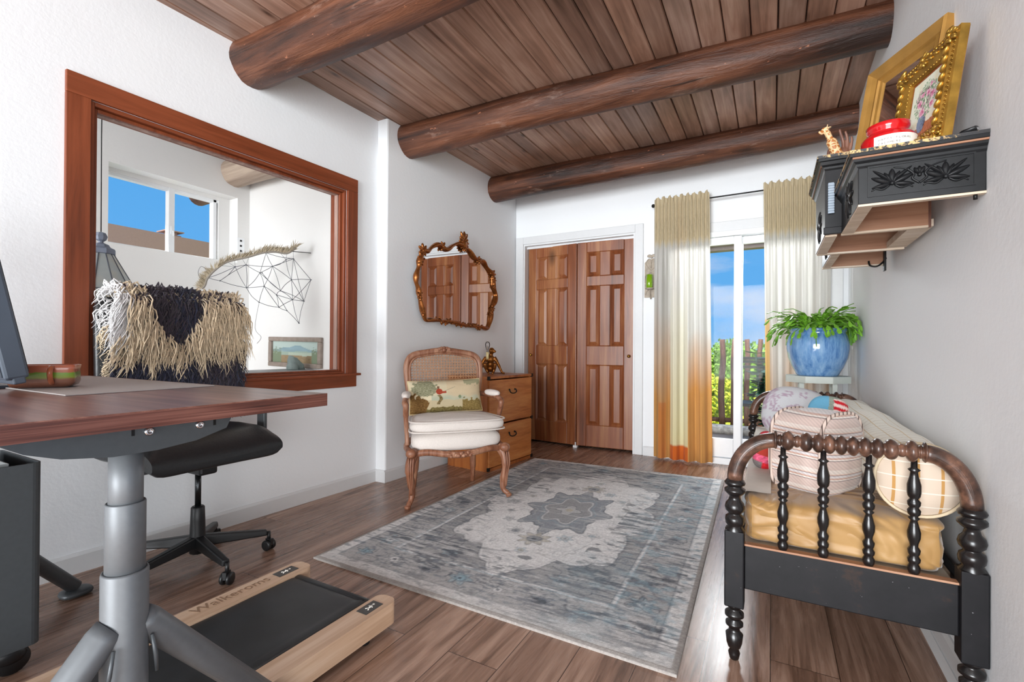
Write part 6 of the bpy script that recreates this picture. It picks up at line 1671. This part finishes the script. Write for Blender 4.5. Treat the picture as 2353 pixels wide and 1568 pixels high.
p = MB(); p.tube(pa, .008, 8); p.build('driftwood', plain('grey_driftwood', '#8f877c', .8), dc, world=True)
rs = random.Random(4); p = MB()
for i in range(700):
    k = rs.random()*(len(pa)-1); a = pa[int(k)].lerp(pa[min(int(k)+1, len(pa)-1)], k-int(k)); t_ = k/len(pa)
    d = Vector((.7*.4, .7*.4, 1)) if t_ > .3 else Vector((-.6, -.6, .7)); d += Vector((rs.uniform(-.6, .6), rs.uniform(-.6, .6), rs.uniform(-.4, .3))); d.normalize(); L = rs.uniform(.035, .075)
    p.tube([a, a+d*L*.5, a+d*L+Vector((.006, .006, -.003))], [.004, .003, .0006], 4, caps=False)
o = p.build('fleece', plain('off_white_fleece', '#b9ab93', .9, 0, .05), dc, world=True); o['kind'] = 'stuff'
ED = [(0, 1), (1, 2), (2, 3), (3, 4), (0, 2), (1, 12), (2, 12), (3, 12), (4, 12), (12, 13), (4, 13), (4, 6), (5, 6), (5, 4), (6, 7), (7, 8), (8, 9), (6, 8), (6, 10), (7, 10), (8, 10), (9, 10), (10, 17), (9, 17), (8, 17), (10, 14), (6, 14), (11, 14), (4, 14), (13, 15), (14, 15), (15, 16), (14, 16), (16, 17), (17, 18), (16, 18), (16, 19), (15, 19), (19, 21), (21, 18), (13, 19), (19, 20), (13, 20), (12, 20), (14, 17), (10, 16), (6, 13), (3, 6), (1, 3), (15, 21), (9, 16), (5, 8)]
p = MB()
for a, b in ED:
    A_, B_ = Vector(ND[a]), Vector(ND[b]); mid = A_.lerp(B_, .5)+Vector((rs.uniform(-.006, .006), rs.uniform(-.006, .006), rs.uniform(-.010, .006)))
    p.tube(smooth_path([A_, mid, B_], 3), .0019, 4, caps=False)
for a in ND: p.ell(a, (.005, .005, .005), 6, 5)
for tt in range(0, len(pa)-1, 3):
    A_ = pa[tt]; p.tube([A_, Vector(min(ND, key=lambda q: (Vector(q)-A_).length))], .0011, 4, caps=False)
p.tube(smooth_path([(-3.72, 1.98, 1.45), (-3.735, 1.965, 1.50), (-3.72, 1.98, 1.55), (-3.69, 2.01, 1.52)], 4), .0014, 4)
p.tube(smooth_path([(-3.452, 2.259, 1.297), (-3.47, 2.24, 1.10), (-3.44, 2.27, 1.03), (-3.46, 2.25, .98)], 4), .0014, 4)
o = p.build('twine_web', plain('grey_twine', '#4d5058', .8), dc, world=True); o['kind'] = 'stuff'
p = MB(); p.tube([pa[-4], pa[-4]+Vector((0, .19, .02))], .003, 6); p.build('wall_wire', M['black'], dc, world=True)
# landscape painting on the end wall
la = thing('landscape_painting', 'framed mountain landscape painting hung slightly askew in the side room', 'picture', (-3.47, 2.598, .91))
Ml = Matrix.Translation((-3.47, 2.598, .912)) @ Matrix.Rotation(R(1.0), 4, 'Y')
for k, (a, b, c, d) in enumerate(((-.33, .33, .088, .125), (-.33, .33, -.125, -.088), (-.33, -.29, -.088, .088), (.29, .33, -.088, .088))):
    p = MB(); p.box(a, b, -.028, 0, c, d); p.xform(Ml); p.build('frame_member', plain('weathered_frame', '#93857b', .7, 0, .15, 30), la, world=True, bevel=.006)
def land(u, v):
    n1 = fnz(u*5, v*5, 2); n2 = fnz(u*22, v*22, 6); c = lerp(hexc('#a9bdbb'), hexc('#b9c9c2'), v)
    rid = .62+.22*math.exp(-((u-.55)/.16)**2)+.12*math.exp(-((u-.25)/.08)**2)+.06*n1
    if v < rid: c = hexc('#8ba4ac')*(1+.2*n1)
    if v < .55+.08*n1-.15*abs(u-.5): c = hexc('#9fb0a3')
    if v < .48 and .35 < u < .85 and v > .34+.05*n1: c = hexc('#b3bfae')
    if v < .36+.06*n1: c = lerp(hexc('#a08a70'), hexc('#8f7c5c'), .5+n2)
    if (u < .2 or u > .85) and v < .6+.3*n2: c = hexc('#7d8a72')
    return np.clip(c, 0, 1)
p = MB(); nu, nv = 70, 30; p.grid(lambda u, v: (lerp(-.29, .29, u), -.008, lerp(-.088, .088, v)), nu, nv); p.xform(Ml)
p.build('painting', M['cloth'], la, world=True, cols=[tuple(land(i/nu, j/nv))+(1,) for j in range(nv+1) for i in range(nu+1)])
# console table and sculpture
ct = thing('console_table', 'grey console table under the landscape painting in the side room', 'table', (-3.35, 2.0, 0))
p = MB(); p.box(-3.52, -3.18, 1.30, 2.575, .742, .775); p.build('tabletop', M['concrete'], ct, world=True, bevel=.003)
for x in (-3.49, -3.21):
    for y in (1.33, 2.545): p = MB(); p.box(x-.02, x+.02, y-.02, y+.02, 0, .742); p.build('leg', M['concrete'], ct, world=True)
sc2 = thing('stone_sculpture', 'grey curved stone sculpture on the console table before the painting', 'sculpture', (-3.30, 2.47, .775))
p = MB(); p.tube(smooth_path([(0, -.03, 0), (0, -.03, .05), (0, -.035, .09), (0, -.03, .105)], 4), [.045]*4+[.036]*4+[.03]*4+[.012], 14); p.tube(smooth_path([(0, -.02, .08), (0, .01, .05), (0, .06, .01), (0, .08, .008)], 4), [.03]*4+[.03]*4+[.014]*4+[.006], 14)
p.build('sculpture_body', plain('grey_green_stone', '#7e8b88', .6, 0, .1), sc2, remesh=.006)
# canvas and urn at the lower left of the opening
cv = thing('leaning_canvas', 'small yellow and green abstract canvas standing under the pendant lamp', 'picture', (-3.33, 1.42, .775))
def cvf(u, v):
    n1 = fnz(u*4, v*5, 8); n2 = fnz(u*16, v*18, 3); c = hexc('#a9ad9c')*(1+.1*n2)
    if n1 > .12: c = hexc('#c3a768')
    if n1 < -.15: c = hexc('#7f8a78')
    return np.clip(c, 0, 1)
Mc = Matrix.Translation((-3.34, 1.42, .777)) @ Matrix.Rotation(R(-8), 4, 'Y')
p = MB(); nu = 30; p.grid(lambda u, v: (.0105, lerp(-.085, .085, u), lerp(.0, .20, v)), nu, nu); p.xform(Mc)
p.build('canvas', M['cloth'], cv, world=True, cols=[tuple(cvf(i/nu, j/nu))+(1,) for j in range(nu+1) for i in range(nu+1)])
p = MB(); p.box(-.008, .010, -.086, .086, 0, .201); p.xform(Mc); p.build('stretcher', M['raw'], cv, world=True)
# wall plate with three switches
wp = thing('switch_plate', 'white vertical switch plate in the side room beside the far window', 'switch plate', (FX, 2.52, 1.84))
p = MB(); p.box(FX, FX+.006, 2.485, 2.55, 1.775, 1.915); p.build('plate', M['vinyl'], wp, world=True, bevel=.002)
for z in (1.80, 1.845, 1.89): p = MB(); p.box(FX+.006, FX+.010, 2.510, 2.525, z-.008, z+.008); p.build('switch', M['black'], wp, world=True)

# ================================================================ outdoors, west: neighbour's parapet
p = MB(); p.box(-10.2, -9.8, -6, 9, -1, 3.02)
nb = p.build('neighbour_parapet', M['stucco']); tag(nb, 'brown stucco parapet seen through the side room window', 'building')
p = MB(); p.box(-10.15, -9.9, 4.65, 4.9, 3.02, 3.06); p.box(-10.1, -9.95, 4.7, 4.85, 3.06, 3.11); p.box(-10.2, -9.85, 4.62, 4.93, 3.11, 3.13); tag(p.build('roof_vent', M['stucco']), 'small roof vent on the brown parapet', 'roof vent')
p = MB(); p.tube([(-4.2, 2.66, 2.50), (-5.1, 2.68, 2.48)], .10, 18); p.build; vg = p.build('viga_end', M['bark']); tag(vg, 'log viga end poking out above the side room window', 'beam end')

# ================================================================ outdoors, north: deck, fence, garden
p = MB(); 
yy = YB+.15
while yy < 6.15: p.box(-2.2, 1.4, yy, yy+.14, -.12, -.055+.003*math.sin(yy*9)); yy += .148
tag(p.build('deck', M['deckwood']), kind='structure')
p = MB(); p.box(-12, 12, YB+.14, 40, -1.2, -.9); tag(p.build('ground_outside', M['grass']), kind='structure')
p = MB(); p.tube([(-2.2, 6.32, -.03), (-.6, 6.30, -.02), (1.4, 6.33, -.03)], .085, 14, flat=(.8, 1)); tag(p.build('stone_kerb', M['stone']), 'pale gravel-crusted kerb along the edge of the deck', 'kerb')
fe = thing('picket_fence', 'rustic fence of upright brown log pickets beyond the deck', 'fence', (-.4, 7.2, -.1))
p = MB(); p.tube([(-2.6, 7.22, -.02), (1.8, 7.22, -.02)], .032, 10); p.build('rail', M['bark'], fe, world=True)
for i, x in enumerate([-2.24, -2.0, -1.76, -1.52, -1.28, -1.06, -.90, -.78, -.60, -.45, -.29, -.135, .03, .20, .38, .55, .75, 1.0, 1.25, 1.5]):
    rq = random.Random(i+40); p = MB(); pts = [(x+rq.uniform(-.012, .012), 7.20, -.10), (x+rq.uniform(-.02, .02), 7.19, .4), (x+rq.uniform(-.018, .018), 7.20, .8), (x+rq.uniform(-.01, .01), 7.2, 1.10)]
    r_ = rq.uniform(.032, .042); p.tube(smooth_path(pts, 4), [r_]*5+[r_*.95]*4+[r_*.85]*4, 10); p.build('picket', M['bark'], fe, world=True)
p = MB(); p.box(-2.4, 1.6, 5.75, 5.95, 2.14, 2.32); p.box(-2.4, 1.6, YB+.14, 6.1, 2.34, 2.42); p.box(-2.4, 1.6, 5.95, 6.06, 2.10, 2.34)
tag(p.build('porch_roof', M['deckwood']), kind='structure')
def bush(name, label, c, r, mat, nl, sz, seed, cat='bush'):
    rq = random.Random(seed); q = MB()
    for i in range(nl):
        d = Vector((rq.gauss(0, 1), rq.gauss(0, 1), rq.gauss(0, 1))).normalized(); k = .65+.4*rq.random()+.18*noise.noise(d*3+Vector((seed, 0, 0)))
        P_ = Vector(c)+Vector((d.x*r[0]*k, d.y*r[1]*k, d.z*r[2]*k)); s_ = sz*rq.uniform(.6, 1.3)
        a = Vector((rq.uniform(-1, 1), rq.uniform(-1, 1), rq.uniform(-1, 1))).normalized(); b = a.orthogonal().normalized()
        q.add([P_, P_+a*s_*.6+b*s_*.35, P_+a*s_*1.2, P_+a*s_*.6-b*s_*.35], [(0, 1, 2, 3)])
    t_ = thing(name, label, cat, (c[0], c[1], c[2]-r[2]))
    o = q.build('foliage', mat, t_, world=True); o['kind'] = 'stuff'
    q = MB(); q.ell(c, (r[0]*.75, r[1]*.75, r[2]*.75), 16, 10); q.build('inner_growth', M['hedge'], t_, world=True)
    return t_
bush('shrub', 'mid-green shrub behind the fence at the left of the glass door', (-2.15, 12.5, .25), (.75, .7, .9), M['hedge'], 5000, .09, 1, 'shrub')
bush('shrub', 'mid-green leafy shrub behind the centre of the fence', (-1.05, 14.9, .40), (.72, .7, .8), M['hedge'], 4000, .09, 2, 'shrub')
bush('shrub', 'olive-green shrub behind the fence at the right of the door stile', (-.25, 12.2, .28), (.70, .7, .78), M['hedge'], 4000, .09, 5, 'shrub')
bush('yellow_shrub', 'low yellow-green shrub directly behind the pickets', (-1.05, 9.2, .05), (.62, .5, .44), M['hedge2'], 4500, .06, 3, 'shrub')
bush('yellow_shrub', 'low yellow-green shrub farther right behind the pickets', (.3, 9.2, .0), (.6, .5, .4), M['hedge2'], 3500, .06, 4, 'shrub')
# dark leafy plant in terracotta pot, and rustic chair on the deck
dp = thing('broadleaf_plant', 'dark glossy broadleaf potted plant outside the glass door', 'potted plant', (-.07, 5.45, -.055))
p = MB(); p.lathe([(.09, 0), (.10, .005), (.125, .22), (.135, .225), (.135, .25), (.115, .25), (.11, .21)], (0, 0, 0), 22); p.build('pot', M['terracotta'], dp)
rq = random.Random(13); q = MB()
for i in range(12):
    a = rq.uniform(0, 6.28); top = Vector((math.cos(a)*rq.uniform(.05, .22), math.sin(a)*rq.uniform(.05, .2), rq.uniform(.5, .98))); st = smooth_path([(0, 0, .2), (top.x*.4, top.y*.4, top.z*.6), tuple(top)], 5); q.tube(st, .006, 6)
    for j in range(3, len(st)):
        for s_ in range(2):
            a2 = rq.uniform(0, 6.28); d = Vector((math.cos(a2), math.sin(a2), rq.uniform(-.35, .3))).normalized(); b = d.cross(Vector((0, 0, 1))).normalized(); n_ = b.cross(d); L = rq.uniform(.10, .16); w_ = L*.32; P_ = Vector(st[j])
            vs = [P_, P_+d*L*.3+b*w_, P_+d*L*.65+b*w_*.85, P_+d*L, P_+d*L*.65-b*w_*.85, P_+d*L*.3-b*w_, P_+d*L*.5-n_*.012]
            q.add(vs, [(0, 1, 6), (1, 2, 6), (2, 3, 6), (3, 4, 6), (4, 5, 6), (5, 0, 6)], 0, True)
q.build('foliage', M['darkleaf'], dp)
gp = thing('grassy_plant', 'spiky pale grass plant in a pot beside the dark broadleaf plant', 'potted plant', (.06, 4.85, -.055))
p = MB(); p.lathe([(.08, 0), (.10, .18), (.10, .20), (.085, .20)], (0, 0, 0), 20); p.build('pot', M['terracotta'], gp)
q = MB()
for i in range(160):
    a = rq.uniform(0, 6.28); r_ = rq.uniform(.04, .22); h = rq.uniform(.28, .50); pts = smooth_path([(0, 0, .18), (math.cos(a)*r_*.3, math.sin(a)*r_*.3, .18+h*.6), (math.cos(a)*r_, math.sin(a)*r_, .18+h*.75)], 3); q.tube(pts, [.004, .004, .004, .0035, .003, .002, .0008], 4, caps=False)
o = q.build('blades', plain('pale_green_blades', '#9aa36a', .6, 0, .3), gp); o['kind'] = 'stuff'
rc = thing('patio_chair', 'dark slatted metal patio chair on the deck behind the broadleaf plant', 'chair', (-.10, 6.0, -.055))
for z in (.80, .86, .90): p = MB(); p.box(-.22, .24, .10, .125, z, z+.030); p.build('back_slat', M['black'], rc)
for x in (-.22, .22): p = MB(); p.box(x-.015, x+.015, .10, .13, 0, .94); p.build('back_post', M['black'], rc); p = MB(); p.box(x-.015, x+.015, -.30, -.27, 0, .62); p.build('leg', M['black'], rc)
p = MB(); p.box(-.22, .22, -.30, .11, .40, .43); p.build('seat', M['black'], rc)
for x in (-.22, .22): p = MB(); p.box(x-.025, x+.025, -.30, .11, .62, .64); p.build('armrest', M['black'], rc)
